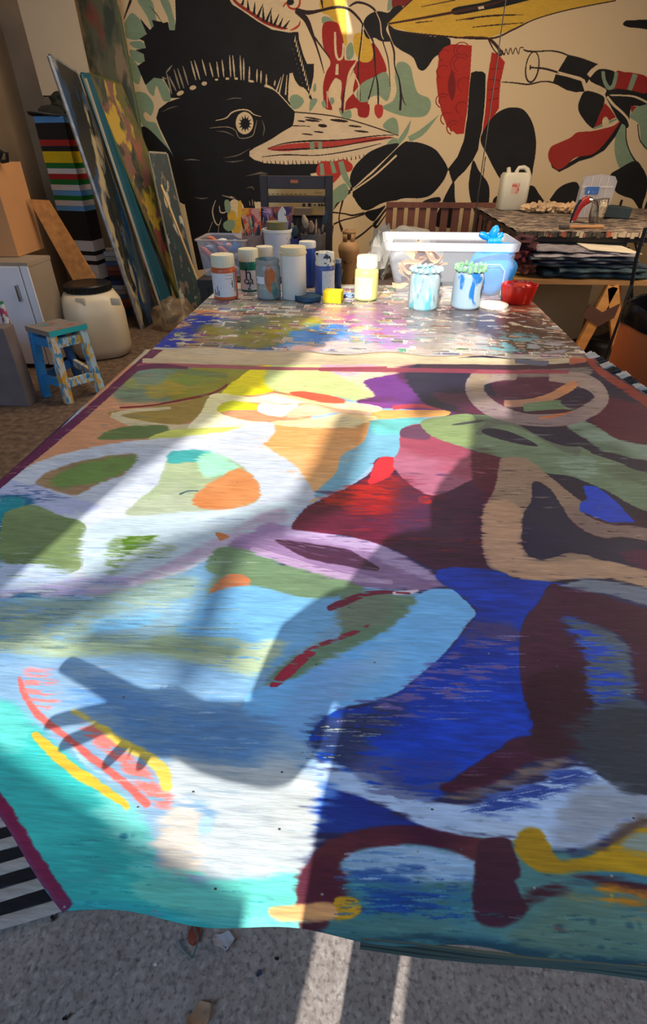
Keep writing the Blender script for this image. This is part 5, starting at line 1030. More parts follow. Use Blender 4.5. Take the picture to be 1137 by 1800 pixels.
# ---- dark chair behind
cY=3.66;xl_=W(456,308,cY).x;xr_=W(585,308,cY).x;zc1=W(520,308,cY).z
t=thing('tall_chair','tall dark wooden chair with slatted back and orange plaque behind the brushes','chair',((xl_+xr_)/2,cY,0))
pw=.045
for x in (xl_+pw/2,xr_-pw/2):
    bm=BM();box(bm,(x,cY,zc1/2),(pw,.04,zc1),None,.004);O('back_post',bm,dk,t)
def zz(y): return W(520,y,cY).z
for y0_,y1_ in ((309,332),(345,356)):
    bm=BM();box(bm,((xl_+xr_)/2,cY-.002,(zz(y0_)+zz(y1_))/2),(xr_-xl_-2*pw,.024,zz(y0_)-zz(y1_)),None,.003);O('back_slat',bm,mat('chair_slat',(52,43,40),.5,var=.15),t)
sz=.62
bm=BM();box(bm,((xl_+xr_)/2,cY-.09,sz),(xr_-xl_,.18,.04),None,.006);O('seat',bm,dk,t)
for x in (xl_+.03,xr_-.03):
    bm=BM();box(bm,(x,cY-.15,sz/2-.01),(.04,.04,sz-.02));O('front_leg',bm,dk,t)
for y,z in ((cY-.15,.25),(cY,.3)):
    bm=BM();box(bm,((xl_+xr_)/2,y,z),(xr_-xl_-.05,.025,.03));O('stretcher',bm,dk,t)
bm=BM();pc=W(517,319,cY-.016);box(bm,pc,(.045,.004,.016));O('plaque',bm,mat('orange_plaque',(170,92,50),.5,var=.2,scale=40),t)
# ---- stereo units on a stand behind the chair
sY=4.0
t=thing('stereo_stack','two silver-fronted stereo units seen through the chair back','stereo',(W(520,370,sY).x,sY+.15,0))
silver=mat('champagne_metal',(190,158,104),.4,metal=.6,var=.15,scale=3)
X0,X1=W(462,340,sY).x,W(577,340,sY).x
for y0_,y1_ in ((330,344),(353,378)):
    za,zb=W(520,y0_,sY).z,W(520,y1_,sY).z
    bm=BM();box(bm,((X0+X1)/2,sY+.15,(za+zb)/2),(X1-X0,.28,za-zb+.02),None,.003);O('casing',bm,dk,t)
    bm=BM();box(bm,((X0+X1)/2,sY+.006,(za+zb)/2),(X1-X0-.01,.008,za-zb),None,.001);O('front_panel',bm,silver,t)
for px,py,r_ in ((561,360,.008),(566,360,.008),(571,360,.008),(544,360,.012),(534,360,.010),(553,360,.005)):
    bm=BM();p=W(px,py,sY);lathe(bm,[(r_,0),(r_*.9,.014),(0,.014)],16);bmesh.ops.rotate(bm,verts=bm.verts,matrix=Matrix.Rotation(PI/2,3,'X'));bmesh.ops.translate(bm,verts=bm.verts,vec=(p.x,sY-.001,p.z));O('knob',bm,black,t)
for i in range(9):
    bm=BM();p=W(472+i*8,341,sY);box(bm,(p.x,sY-.001,p.z),(.012,.006,.005));O('button',bm,mat('button_grey',(90,80,66),.4),t)
bm=BM();p0=W(553,339,sY);tube(bm,[(p0.x+.005*i,sY-.0015,p0.z+(.008 if i==3 else .002*math.sin(i*2))) for i in range(12)],.0012,5);O('script_badge',bm,black,t)
bm=BM();p=W(532,372,sY-.05);box(bm,(p.x,sY-.04,p.z),(.11,.05,.045),None,.003);O('switch_box',bm,mat('bronze_grey',(104,90,74),.5),t)
zb=W(520,378,sY).z-.01
bm=BM();box(bm,((X0+X1)/2,sY+.16,zb/2),(X1-X0+.02,.26,zb-.005),None,.004);O('stand',bm,dk,t)
# ---- small gas cylinder
gY=3.75;cg=W(612,470,gY)
gz0=P(612,498,.0).z
c=Vector((cg.x,gY,.0));rb=(633-596)/2*zcam(W(612,450,gY))/F
def gz(y): return W(612,y,gY).z
t=thing('gas_cylinder','small beige gas cylinder with collar standing by the mural','gas cylinder',(c.x,gY,0))
gm=mat('beige_enamel',(170,128,82),.5,var=.12,spots=[(120,84,50)],sscale=10)
zt3=gz(424);bm=BM();lathe(bm,[(0,.0),(rb*.7,.0),(rb*.6,.06),(rb*.62,gz(475)),(rb*.85,gz(455)),(rb,gz(441)),(rb*.95,gz(432)),(rb*.6,zt3),(rb*.25,zt3+.008),(0,zt3+.008)],32,(c.x,gY,.001));O('tank',bm,gm,t,True)
zt4=gz(404);bm=BM();bm.free()
for a0_,a1_ in ((-70,-30),(20,75),(120,165),(205,255)):
    bm=BM();sector(bm,(c.x,gY,0),rb*.62,zt3-.006,zt4-.02,math.radians(a0_),math.radians(a1_),8);o=O('collar_post',bm,gm,t,True);o.modifiers.new('s','SOLIDIFY').thickness=.004
bm=BM();sector(bm,(c.x,gY,0),rb*.62,zt4-.024,zt4,0,2*PI,28);o=O('collar_ring',bm,gm,t,True);o.modifiers.new('s','SOLIDIFY').thickness=.005
bm=BM();lathe(bm,[(.012,zt3),(.012,zt3+.03),(.02,zt3+.032),(.02,zt3+.045),(0,zt3+.045)],16,(c.x,gY,0));O('valve',bm,mat('brass',(120,86,44),.4,metal=.7),t,True)
# ---- crumpled bag behind the tub
bm=BM();p=P(735,500,.70);cbg=W(700,410,Yf+.48)
bm2=bm;blob(bm,(W(715,415,3.22).x,3.22,.83),(.20,.12,.115),4,.15,2.0,6);blob(bm,(W(672,430,3.1).x,3.12,.84),(.06,.09,.12),3,.3,2.5,9)
single('crumpled_bag',bm,mat('grey_bag_plastic',(150,146,138),.4,alpha=.7,var=.12,bump=.6,scale=8),'crumpled pale grey plastic bag on the stand behind the tub','bag',(W(715,415,3.22).x,3.22,.70),True)
bm=BM();xa=W(690,400,3.22).x;t=thing('low_stand','low dark wood stand under the crumpled grey bag','stand',(xa,3.24,0))
box(bm,(xa+.03,3.25,.685),(.42,.28,.03));O('stand_top',bm,dkwood,t)
for dx_ in (-.16,.22):
    for y in (3.13,3.37):
        bm=BM();box(bm,(xa+dx_,y,.335),(.035,.035,.67));O('leg',bm,dkwood,t)
# ---- slatted bench at the wall
bY=5.34;t=thing('slatted_bench','reddish slatted wooden bench against the mural','bench',(W(780,400,bY).x,bY,0))
rw=mat('red_brown_wood',(112,66,48),.5,var=.2,scale=6,stretch=(4,1,1))
def bz_(y): return W(780,y,bY).z
XA,XB=W(678,380,bY).x,W(885,380,bY).x;zt5=bz_(356);zb5=bz_(412)
bm=BM();box(bm,((XA+XB)/2,bY,zt5-.02),(XB-XA,.05,.04));O('top_rail',bm,rw,t)
bm=BM();box(bm,((XA+XB)/2,bY,zb5-.02),(XB-XA,.05,.04));O('bottom_rail',bm,rw,t)
n_=11
for i in range(n_):
    x=XA+.03+(XB-XA-.06)*i/(n_-1);bm=BM();box(bm,(x,bY,(zt5+zb5)/2),(.062,.02,zt5-zb5-.03));O('slat',bm,rw,t)
bm=BM();box(bm,((XA+XB)/2,bY-.13,zb5-.06),(XB-XA,.24,.03));O('seat',bm,rw,t)
for x in (XA+.04,XB-.04):
    for y in (bY-.22,bY):
        bm=BM();box(bm,(x,y,(zb5-.04)/2),(.05,.05,zb5-.045));O('leg',bm,rw,t)
# ---- workbench on the right, covered with paper
z9=.90;a=P(905,407,z9);X9=3.0;Yb=5.0;Xl=P(842,366,z9).x
xl9=(a.x+Xl)/2
t=thing('side_workbench','black workbench covered with torn paper along the right wall','workbench',((xl9+X9)/2,(a.y+Yb)/2,0))
pap=mat('torn_paper_cover',(132,112,94),.8,var=.35,scale=12,spots=[(180,160,136),(90,76,70),(70,60,60)],sscale=9,thr=(.5,.56),bump=.8,stretch=(1,2.5,1))
bm=BM();sheet(bm,xl9,X9,a.y+.005,Yb,lambda x,y:z9+.004*math.sin(x*31)*math.sin(y*23),30,30);O('paper_cover',bm,pap,t,True)
bm=BM();box(bm,((xl9+X9)/2,(a.y+Yb)/2+.005,z9-.03),(X9-xl9,Yb-a.y-.01,.045));O('benchtop',bm,black,t)
edge=mat('torn_edge',(190,170,140),.8,spots=[(170,90,60),(70,60,50)],sscale=7,thr=(.5,.53),stretch=(1,1,.3))
bm=BM()
for i in range(90): 
    x=xl9+(X9-xl9)*i/90;box(bm,(x+.008,a.y-.002+.003*math.sin(i*2.3),z9-.012-.003*math.sin(i*1.7)),(.021,.006,.026+.006*math.sin(i*3.1)))
O('torn_paper_edge',bm,edge,t)
blk=mat('matt_black_board',(24,24,26),.7,var=.15)
zf=W(1000,446,a.y+.03).z;XR9=W(1098,430,a.y+.03).x
bm=BM();box(bm,((xl9+XR9)/2+.02,a.y+.04,(z9-.05+zf-.1)/2),(XR9-xl9-.02,.03,z9-.05-zf+.1));O('apron',bm,blk,t)
for x,y in ((xl9+.05,a.y+.1),(xl9+.05,Yb-.08),(XR9+.02,Yb-.1),(2.85,a.y+.1)):
    bm=BM();box(bm,(x,y,.42),(.06,.06,.84));O('leg',bm,blk,t)
# side panel with peeled vertical strips
for i in range(7):
    bm=BM();y=a.y+.2+i*.2;box(bm,(xl9-.001,y,.74),(.016,.07,.26));O('hanging_strip',bm,rw if i%2 else dkwood,t)
# jug
jY=P(905,371,z9).y;s_=zcam(W(905,340,jY))/F;cj=P(905,371,z9);
t=thing('plastic_jug','translucent white plastic jug with hollow handle on the paper-covered workbench','jug',(cj.x,jY+.05,z9))
jm=mat('jug_plastic',(206,196,172),.35,alpha=.93,var=.05)
jz=lambda y:W(905,y,jY).z
xj0,xj1=W(881,340,jY).x,W(930,340,jY).x;zs=jz(304);zt6=jz(290)
bm=BM();rs=[[bm.verts.new((x,y,z)) for x,y in rrect(xj0+e,xj1-e,jY-.0+e,jY+.16-e,.03)] for z,e in ((z9+.006,.006),(z9+.02,0),(zs-.02,0),(zs,.012))];skin(bm,rs);bm.faces.new(rs[-1]);O('jug_body',bm,jm,t,True)
bm=BM();q=lambda px,py:W(px,py,jY+.08)
tube(bm,[q(909,316),q(908,301),q(912,295),q(921,294),q(927,298),q(929,308),q(928,320)],[.020,.015,.014,.014,.016,.02,.026],10);O('handle',bm,jm,t,True)
bm=BM();tube(bm,[q(896,322),q(894,308),q(894,294)],[.034,.02,.013],12);O('spout',bm,jm,t,True)
bm=BM();p=W(906,331,jY-.002);box(bm,(p.x,jY-.001,p.z),(.055,.002,.07));O('label',bm,mat('faded_pink_label',(206,170,150),.7,spots=[(190,80,70)],sscale=40,thr=(.55,.6)),t)
# cloth by the jug
p=P(965,374,z9);bm=BM()
for i in range(9): blob(bm,(W(928+i*10,368,p.y).x,p.y+.02*(i%2),z9+.028),(.045,.06,.026+.006*(i%3)),3,.35,2.4,i,flat=-.026)
single('crumpled_cloth',bm,mat('cream_cloth',(206,170,128),.9,var=.2,scale=10,bump=.5,spots=[(170,110,70)],sscale=9),'crumpled cream and orange cloth beside the white jug','cloth',(p.x,p.y,z9),True)
# organiser box standing up
oY=P(1045,384,z9).y+.02;x0_,x1_=W(1014,360,oY).x,W(1071,360,oY).x;zt7=W(1045,306,oY).z
oc=clear('organiser_clear',(180,176,180),.6,.2)
t=thing('parts_organiser','clear compartment organiser box standing upright with a blue label','box',((x0_+x1_)/2,oY+.03,z9))
w2=(x1_-x0_)
poly=[(x0_,z9+.004),(x1_,z9+.004),(x1_+.01,zt7-.04),(x1_-.012,zt7-.012),((x0_+x1_)/2,zt7),(x0_+.022,zt7-.012),(x0_+.006,zt7-.04)]
bm=BM();prism(bm,poly,.05,'y',(0,oY,0));O('case',bm,oc,t)
dv=clear('divider_clear',(214,206,204),.8,.3)
for f in (.28,.52,.76):
    bm=BM();box(bm,(x0_+w2*f,oY-.002,(z9+zt7)/2),(.004,.004,zt7-z9-.03));O('divider',bm,dv,t)
for f in (.42,.72):
    bm=BM();box(bm,((x0_+x1_)/2,oY-.003,z9+(zt7-z9)*f),(w2-.01,.004,.006));O('divider',bm,dv,t)
bm=BM();p=W(1041,335,oY-.006);box(bm,(p.x,oY-.006,p.z),(.085,.002,.045));O('label',bm,mat('blue_label',(40,90,160),.5,spots=[(200,210,220)],sscale=50,thr=(.62,.64)),t,label='blue printed label')
# heat gun / grinder in red
gY2=P(1010,392,z9).y;q=lambda px,py,dy=0:W(px,py,gY2+dy)
t=thing('red_hand_tool','red handled hand tool standing on the side workbench before the organiser','tool',(q(1012,392).x,gY2,z9))
red=mat('tool_red',(150,24,20),.4,var=.12)
bm=BM();tube(bm,[q(1007,388),q(1013,374),q(1019,363),q(1027,354),q(1034,351)],[.016,.018,.020,.026,.024],12);O('grip',bm,red,t,True)
bm=BM();tube(bm,[q(1003,392),q(1008,378),q(1014,364),q(1022,352)],[.010,.012,.012,.014],8);O('back_strip',bm,black,t,True)
bm=BM();tube(bm,[q(1034,351),q(1040,352)],[.018,.014],12);O('nozzle',bm,steel,t,True)
bm=BM();tube(bm,[q(1004,391),q(1007,388)],[.012,.014],8);O('foot',bm,steel,t,True)
# foil bundle
bm=BM();tube(bm,[q(1045,392),q(1048,380),q(1054,362),q(1056,350)],[.035,.045,.05,.048],18)
from mathutils import noise as _ns
for v in bm.verts: v.co+=Vector((1,1,.5))*(_ns.noise(v.co*40)*.010)
single('foil_bundle',bm,mat('foil',(150,140,124),.22,metal=.9,var=.3,scale=30,bump=1),'crinkled silver foil bundle leaning on the clear organiser','foil',(q(1048,392).x,gY2,z9))
# wide brush lying
t=thing('flat_brush','wooden handled brush lying at the edge of the side workbench','brush',tuple(P(1030,398,z9+.012)))
gp2=lambda px:Vector((P(px,399,z9+.012).x,P(px,399,z9+.012).y,z9+.013))
bm=BM();tube(bm,[gp2(1000),gp2(1030),gp2(1060)],[.010,.009,.011],10);O('handle',bm,mat('brush_handle',(176,124,74),.5,var=.1),t,True)
bm=BM();tube(bm,[gp2(983),gp2(992),gp2(1000)],[.012,.013,.011],10);O('bristles',bm,mat('dark_bristle',(80,70,66),.9,var=.3),t,True)
# dark teal folded case
pcs=P(1085,385,z9);t=thing('black_case','dark teal fabric case on the side workbench right of the foil','case',(pcs.x,pcs.y+.05,z9))
bm=BM();box(bm,(W(1083,380,pcs.y).x,pcs.y+.05,z9+.04),(.17,.14,.07),Matrix.Rotation(.08,3,'Y'),.008);O('case_body',bm,mat('dark_teal_fabric',(24,42,48),.7,var=.15),t)
bm=BM();tube(bm,[W(1060,392,pcs.y-.02),W(1090,393,pcs.y-.02),W(1112,390,pcs.y-.02)],[.012,.014,.008],8);O('strap',bm,black,t,True)
# hanging cable
bm=BM();pa=W(893,-30,3.4);pb=W(831,408,3.4);tube(bm,[pa+Vector((0,0,.4)),pa,pb],.0028,6);single('hanging_cable',bm,black,'thin black cable hanging down in front of the mural and slatted bench','cable',pb)
# ---- front trestle table with folded cloths
tz=.69;fa=P(925,491,tz);Yt=fa.y
xt0=W(905,490,Yt).x;xt1=2.55
t=thing('trestle_table','narrow trestle table with raw wooden A-frame legs, loaded with dark cloths','table',((xt0+xt1)/2,Yt+.2,0))
bm=BM();box(bm,((xt0+xt1)/2,Yt+.14,tz-.012),(xt1-xt0,.28,.024));O('board',bm,wood,t)
lg=mat('pine_leg',(226,158,84),.55,var=.15,scale=5,stretch=(1,1,6));jt=mat('brown_tape',(104,74,62),.3,var=.1)
def leg2(a,b,w_,th_):
    bm=BM();a=Vector(a);b=Vector(b);d=(b-a).normalized();s_=Vector((d.z,0,-d.x)).normalized()*w_/2
    slab(bm,[a-s_,a+s_,b+s_,b-s_],th_);return bm
for dy in (0,.22):
    yy=Yt+.02+dy;ax=W(1075,500,yy).x
    for px1 in ((1000,640),(1090,700)):
        b_=W(px1[0],px1[1],yy);a_=Vector((ax,yy,tz-.03));f=(a_.z)/(a_.z-b_.z);e_=a_+(b_-a_)*f
        O('leg',leg2(a_,(e_.x,yy,.0),.058,.03),lg,t)
    jz_=W(1062,540,yy)
    bm=BM();prism(bm,[(ax-.10,jz_.z+.02),(ax-.02,jz_.z-.02),(ax+.065,jz_.z+.03),(ax+.055,jz_.z-.05),(ax-.02,jz_.z-.10),(ax-.13,jz_.z-.045)],.01,'y',(0,yy-.034,0));O('gusset',bm,jt,t)
# folded cloths and papers stack
cl_cols=[(40,62,72),(58,76,82),(44,56,66),(118,118,126),(74,84,94),(136,128,132),(122,114,118)]
zc_=tz+.001;names=['dark teal folded cloth lowest in the pile on the trestle table','blue-green folded cloth second from the bottom of the pile','navy folded cloth third from the bottom of the pile','long grey felt strip lying across the front of the pile','slate folded cloth above the grey felt strip','faded mauve-grey folded cloth near the top of the pile','crumpled grey cloth topmost on the pile']
ext=[(960,1150,.034),(985,1140,.026),(940,1145,.02),(952,1125,.018),(930,1120,.02),(936,1110,.018),(940,1095,.018)]
for i,(col,nm_,(pa_,pb_,th_)) in enumerate(zip(cl_cols,names,ext)):
    x0_,x1_=W(pa_,470,Yt).x,W(pb_,470,Yt).x;bm=BM();nx_=26
    g=[]
    for s_ in range(12):
        ang=2*PI*s_/12;row=[]
        for k in range(nx_+1):
            x=x0_+(x1_-x0_)*k/nx_;wy=.125+.012*math.sin(k*.9+i*2)
            tilt=.03*(k/nx_-.5)*(1 if i%2 else -1)*(.5 if i<5 else 1)
            cyy=Yt+.14-.02*math.sin(i*1.7)+.01*math.sin(k*.5+i)
            cu,sn=math.cos(ang),math.sin(ang)
            row.append(bm.verts.new((x,cyy+wy*abs(cu)**.5*(1 if cu>0 else -1),zc_+th_/2+th_/2*abs(sn)**.6*(1 if sn>0 else -1)*(1+.25*math.sin(k*1.3+i))+tilt*.4)))
        g.append(row)
    for s_ in range(12):
        for k in range(nx_): bm.faces.new((g[s_][k],g[s_][k+1],g[(s_+1)%12][k+1],g[(s_+1)%12][k]))
    bm.faces.new([g[s_][0] for s_ in range(12)]);bm.faces.new([g[s_][nx_] for s_ in range(12)])
    single('folded_cloth',bm,mat('cloth_%d'%i,col,.95,var=.3,scale=18,bump=.6),nm_,'cloth',((x0_+x1_)/2,Yt+.14,zc_),True,'cloths piled on the trestle table');zc_+=th_*.93
bm=BM();x0_,x1_=W(1040,440,Yt).x,W(1128,455,Yt).x
vs=[(x0_,Yt+.03,zc_+.004),(x1_,Yt+.01,zc_-.012),(x1_-.02,Yt+.26,zc_-.006),(x0_,Yt+.26,zc_+.006)];slab(bm,vs,.003);single('white_paper_sheet',bm,mat('sheet_white',(206,192,168),.8),'white paper sheet on top of the cloth pile','paper',vs[0])
bm=BM();vs=[W(963,446,Yt+.33),W(1060,446,Yt+.33),W(1064,430,Yt+.33),W(966,428,Yt+.33)];slab(bm,[vs[0]-Vector((0,0,.16)),vs[1]-Vector((0,0,.16)),vs[2],vs[3]],.012);single('cream_board',bm,mat('cream_board',(212,184,140),.7),'cream painted board standing behind the cloth pile','board',vs[0]-Vector((0,0,.16)))
for i,(px,py,s_) in enumerate(((918,450,.07),(912,474,.06),(922,488,.055))):
    bm=BM();p=W(px,py,Yt+.08);blob(bm,(p.x,Yt+.12,tz+.17-.058*i),(s_,.09,.04),3,.35,2.4,i+3);single('maroon_cloth',bm,mat('maroon_cloth_%d'%i,[(66,28,34),(104,40,44),(120,70,60)][i],.9,var=.25,scale=14,bump=.5),['dark maroon cloth highest at the left end of the trestle pile','maroon cloth in the middle at the left end of the trestle pile','rose-brown cloth lowest at the left end of the trestle pile'][i],'cloth',(p.x,Yt+.12,tz+.14-.058*i),True)
# dark things under the trestle
bm=BM();p=P(1045,640,0);blob(bm,(1.75,3.75,.12),(.36,.22,.15),4,.25,1.6,2,flat=-.118);single('black_sack',bm,mat('black_sack',(30,29,30),.6,var=.2,bump=.4),'limp black sack on the floor beneath the trestle table','sack',(1.75,3.75,0),True)
bm=BM();vs=[W(934,502,4.0),W(1045,502,4.0),W(1045,640,4.0),W(934,640,4.0)];slab(bm,[(vs[0].x,4.05,.62),(vs[1].x,4.05,.62),(vs[1].x,4.0,.002),(vs[0].x,4.0,.002)],.02);single('grey_panel',bm,mat('grey_brown_panel',(140,122,100),.7,var=.12,scale=3),'grey-brown board leaning under the side workbench','board',(vs[0].x,4.0,0))
# music-stand like black tripod at the far right
tY=3.0
t=thing('black_tripod','black metal tripod stand behind the trash bin','tripod',(W(1110,520,tY).x,tY,0))
top_=W(1110,500,tY);q=lambda px,py:W(px,py,tY)
for px,py,k in ((1085,560,0),(1090,600,1),(1115,560,2)):
    b_=q(px,py);f=top_.z/(top_.z-b_.z);e_=top_+(b_-top_)*f;e_.y+=(-.1,.05,.1)[k];e_.z=0.004
    bm=BM();tube(bm,[top_,e_],.008,8);O('leg',bm,black,t,True)
bm=BM();tube(bm,[top_,W(1118,455,tY),W(1135,400,tY)],.010,8);O('pole',bm,black,t,True)
# ---- trash bin
bxc=2.56;rb_=.185;ctop=W(1092,575,bxc)
cx_=ctop.x+rb_+.005;hb_=W(1150,573,bxc-.15).z
t=thing('trash_bin','terracotta orange trash bin lined with a glossy black bag','bin',(cx_,bxc,0))
bm=BM();lathe(bm,[(0,.0),(rb_*.93,0),(rb_*.95,.01),(rb_*1.0,hb_),(rb_*.96,hb_),(rb_*.9,.02),(0,.02)],48,(cx_,bxc,.002));O('bin_body',bm,mat('terracotta_plastic',(176,92,48),.45,var=.06,scale=2),t,True)
bm=BM();rs=[]
for z,f in ((hb_-.035,1.03),(hb_-.01,1.045),(hb_+.035,1.04),(hb_+.055,1.0),(hb_+.05,.95),(hb_-.02,.93),(hb_-.14,.85)):
    rs.append([bm.verts.new((cx_+rb_*f*(1+.012*math.sin(7*a+z*9))*math.cos(a),bxc+rb_*f*(1+.012*math.sin(5*a))*math.sin(a),z+.008*math.sin(4*a+1))) for a in [i*2*PI/48 for i in range(48)]])
skin(bm,rs,False);bm.faces.new(rs[-1]);O('bin_bag',bm,mat('glossy_black_bag',(16,16,18),.14,var=.2,scale=12,bump=.4),t,True)
# ================================================================ left side
cY_=3.5;cor=W(47,462,cY_);zc_=cor.z;Yr=P(90,449,zc_).y
cX=cor.x
t=thing('white_cabinet','paint-spotted white cabinet with a single door by the left wall','cabinet',(cX-.35,(cY_+Yr)/2,0))
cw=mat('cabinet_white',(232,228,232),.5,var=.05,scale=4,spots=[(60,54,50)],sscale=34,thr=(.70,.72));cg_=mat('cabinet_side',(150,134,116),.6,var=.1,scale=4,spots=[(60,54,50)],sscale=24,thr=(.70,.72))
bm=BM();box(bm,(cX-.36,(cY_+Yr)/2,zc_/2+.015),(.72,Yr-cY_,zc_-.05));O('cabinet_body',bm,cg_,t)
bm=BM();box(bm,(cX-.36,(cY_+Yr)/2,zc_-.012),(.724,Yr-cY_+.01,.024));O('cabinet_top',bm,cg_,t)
bm=BM();box(bm,(cX-.025,cY_-.004,zc_/2+.005),(.05,.014,zc_-.05));O('frame_strip',bm,cw,t)
bm=BM();box(bm,(cX-.39,cY_-.006,zc_/2+.005),(.66,.016,zc_-.055),None,.002);dr=O('door',bm,cw,t)
bm=BM();box(bm,(cX-.10,cY_-.03,zc_-.18),(.012,.03,.10),None,.003);sub('handle',bm,steel,dr)
bm=BM();box(bm,(cX-.36,(cY_+Yr)/2,.02),(.68,Yr-cY_-.04,.035));O('plinth',bm,dk,t)
# cardboard box on it
p0=P(33,452,zc_);p1=P(78,437,zc_);bh=W(30,284,p1.y).z-zc_
card=mat('cardboard',(186,134,88),.8,var=.05,scale=5);xbx=p0.x
u=(p1-p0);u.z=0
t=thing('cardboard_box','plain brown cardboard box standing on the white cabinet','box',(xbx-.2,p0.y+.15,zc_))
bm=BM();v_=Vector((-.5,-.03,0));base=[p0,p1,p1+v_,p0+v_];slab(bm,base,-.001);bm.free()
bm=BM();b0=[bm.verts.new(p+Vector((0,0,.003))) for p in base];t0=[bm.verts.new(p+Vector((0,0,bh))) for p in base];bm.faces.new(b0);bm.faces.new(t0)
for i in range(4): bm.faces.new((b0[i],b0[(i+1)%4],t0[(i+1)%4],t0[i]))
O('box_walls',bm,card,t)
bm=BM();f_=p0.lerp(p0+v_,.5);slab(bm,[f_+Vector((-.03,-.004,bh*.72)),f_+Vector((.03,0-.0004,bh*.72)),f_+Vector((.03,-.0004,bh)),f_+Vector((-.03,-.004,bh))],.0015);O('packing_tape',bm,mat('tape',(170,126,84),.3),t)
bm=BM();p=W(6,276,p0.y+.1);tube(bm,[p+Vector((-.03,0,-.01)),p+Vector((0,0,.03)),p+Vector((.03,0,.02)),p+Vector((.02,0,-.02)),p+Vector((-.02,0,-.025)),p+Vector((-.03,0,-.01))],.011,8);single('black_clamp',bm,black,'small black ring clamp on top of the cardboard box','clamp',(p.x,p.y,zc_+bh),True)
# concrete block in the lower left
bm=BM();xr_=-1.99;box(bm,(xr_-.38,2.88,.235),(.7,.10,.47),None,.006)
single('concrete_block',bm,mat('block_concrete',(112,100,98),.9,var=.12,scale=8,bump=.4),'low grey concrete block at the left edge in front of the cabinet','block',(xr_-.35,2.88,0))
for i,(pts,col,lab_) in enumerate((([(14,600),(28,640),(42,680)],(150,124,96),'bare wooden stick leaning between block and cabinet'),([(0,530),(14,575),(30,610)],(190,196,190),'paint-streaked stick with green and pink marks at the left edge'),([(34,655),(42,668),(48,684)],(120,110,30),'short olive painted stub beside the concrete block'))):
    bm=BM();vs=[W(x,y,3.33 if i!=1 else 3.0) for x,y in pts]
    if i!=1: vs[-1]=Vector((vs[-1].x,3.4,.02)); 
    tube(bm,vs,[.018,.02,.02],8);single('painted_stick',bm,mat('stick_%d'%i,col,.7,spots=[(30,110,80),(170,60,90)] if i==1 else None,sscale=20,thr=(.5,.55)),lab_,'stick',vs[-1],True)
# ---- stool
seat=[(43,573),(85,584),(152,569),(104,560)];feet=[(82,697),(122,709),(179,692),(137,660)]
szs=.435;S4=[P(x,y,szs) for x,y in seat];Fl=[P(x,y,0) for x,y in feet];cs=sum(S4,Vector())/4
t=thing('painted_stool','small wooden stool splashed with turquoise, blue and yellow paint','stool',(cs.x,cs.y,0))
bm=BM();slab(bm,[p for p in S4],.03) ;a_=max(v.co.z for v in bm.verts);
for v in bm.verts: v.co.z+= (szs-a_) 
O('seat',bm,mat('stool_seat',(132,118,110),.6,spots=[(136,86,66),(90,120,124)],sscale=10,thr=(.52,.62)),t)
bm=BM();e=(S4[2]-S4[1]);nrm=Vector((e.y,-e.x,0)).normalized();slab(bm,[S4[1]+nrm*.001,S4[2]+nrm*.001,S4[2]+nrm*.001-Vector((0,0,.03)),S4[1]+nrm*.001-Vector((0,0,.03))],.003);O('turquoise_edge',bm,mat('turq_paint',(40,160,160),.5,var=.1),t,label='turquoise painted seat edge')
cols=[mat('sky_blue_wood',(50,130,180),.55,var=.1,spots=[(110,70,90)],sscale=40,thr=(.62,.66)),mat('streaked_wood',(190,186,176),.6,spots=[(60,140,180),(200,150,60)],sscale=42,thr=(.54,.57),stretch=(1,1,.35)),mat('blue_white_wood',(170,196,206),.6,spots=[(50,130,170),(206,160,70)],sscale=40,thr=(.53,.57),stretch=(1,1,.4)),mat('deep_blue_wood',(30,90,150),.6)]
tops4=[S4[i].lerp(cs,.22)-Vector((0,0,.03)) for i in range(4)];ww=.042
def beam(a,b,w_,th_,m,name,t,dirv=None):
    bm=BM();a=Vector(a);b=Vector(b);d=(b-a).normalized();s_=d.cross(Vector((0,0,1)) if abs(d.z)<.7 else Vector((.5,1,0))).normalized()*w_/2;n2=d.cross(s_).normalized()*th_/2
    v=[[bm.verts.new(p+s_*i+n2*j) for i,j in((-1,-1),(1,-1),(1,1),(-1,1))] for p in (a,b)]
    for i in range(4): bm.faces.new((v[0][i],v[0][(i+1)%4],v[1][(i+1)%4],v[1][i]))
    bm.faces.new(v[0]);bm.faces.new(v[1]);return O(name,bm,m,t)
ftc=sum(Fl,Vector())/4
for i in range(4): beam(tops4[i],Fl[i]+Vector((0,0,.003)),ww,ww,cols[i],'leg',t)
for i in range(4):
    j=(i+1)%4
    for f,nm_ in ((.12,'top_rail'),(.70,'stretcher')):
        beam(tops4[i].lerp(Fl[i],f),tops4[j].lerp(Fl[j],f),.022,.05,cols[[0,2,1,3][i]],nm_,t)
# ---- white drum with black lid
pf=P(172,638,0);rr_=(221-113)/2*zcam(pf+Vector((0,.15,.2)))/F
dc=Vector((W(168,560,pf.y+rr_).x,pf.y+rr_,0));hz=W(160,497,dc.y).z
t=thing('white_drum','cream plastic drum with moulded handles and black screw lid','drum',(dc.x,dc.y,0))
dm=mat('drum_plastic',(208,190,160),.4,var=.05,scale=3)
bm=BM();rs=[]
for z,f,sq in ((.002,.80,.9),(.012,.88,1),(.05,.96,1),(hz*.15,1,1),(hz*.62,1,1),(hz*.66,.985,1),(hz*.80,.93,1),(hz*.88,.80,.8),(hz*.90,.66,.3),(hz*.95,.66,0)):
    n4=4;row=[]
    for i in range(56):
        a=i*2*PI/56+.2;sup=(abs(math.cos(a))**n4+abs(math.sin(a))**n4)**(-1/n4);rad=rr_*f*(1*(1-sq)+sq*(.93*sup if sup<1.09 else .93*1.09*(1+(sup-1.09)*.25)))
        row.append(bm.verts.new((dc.x+rad*math.cos(a+.55),dc.y+rad*math.sin(a+.55),z)))
    rs.append(row)
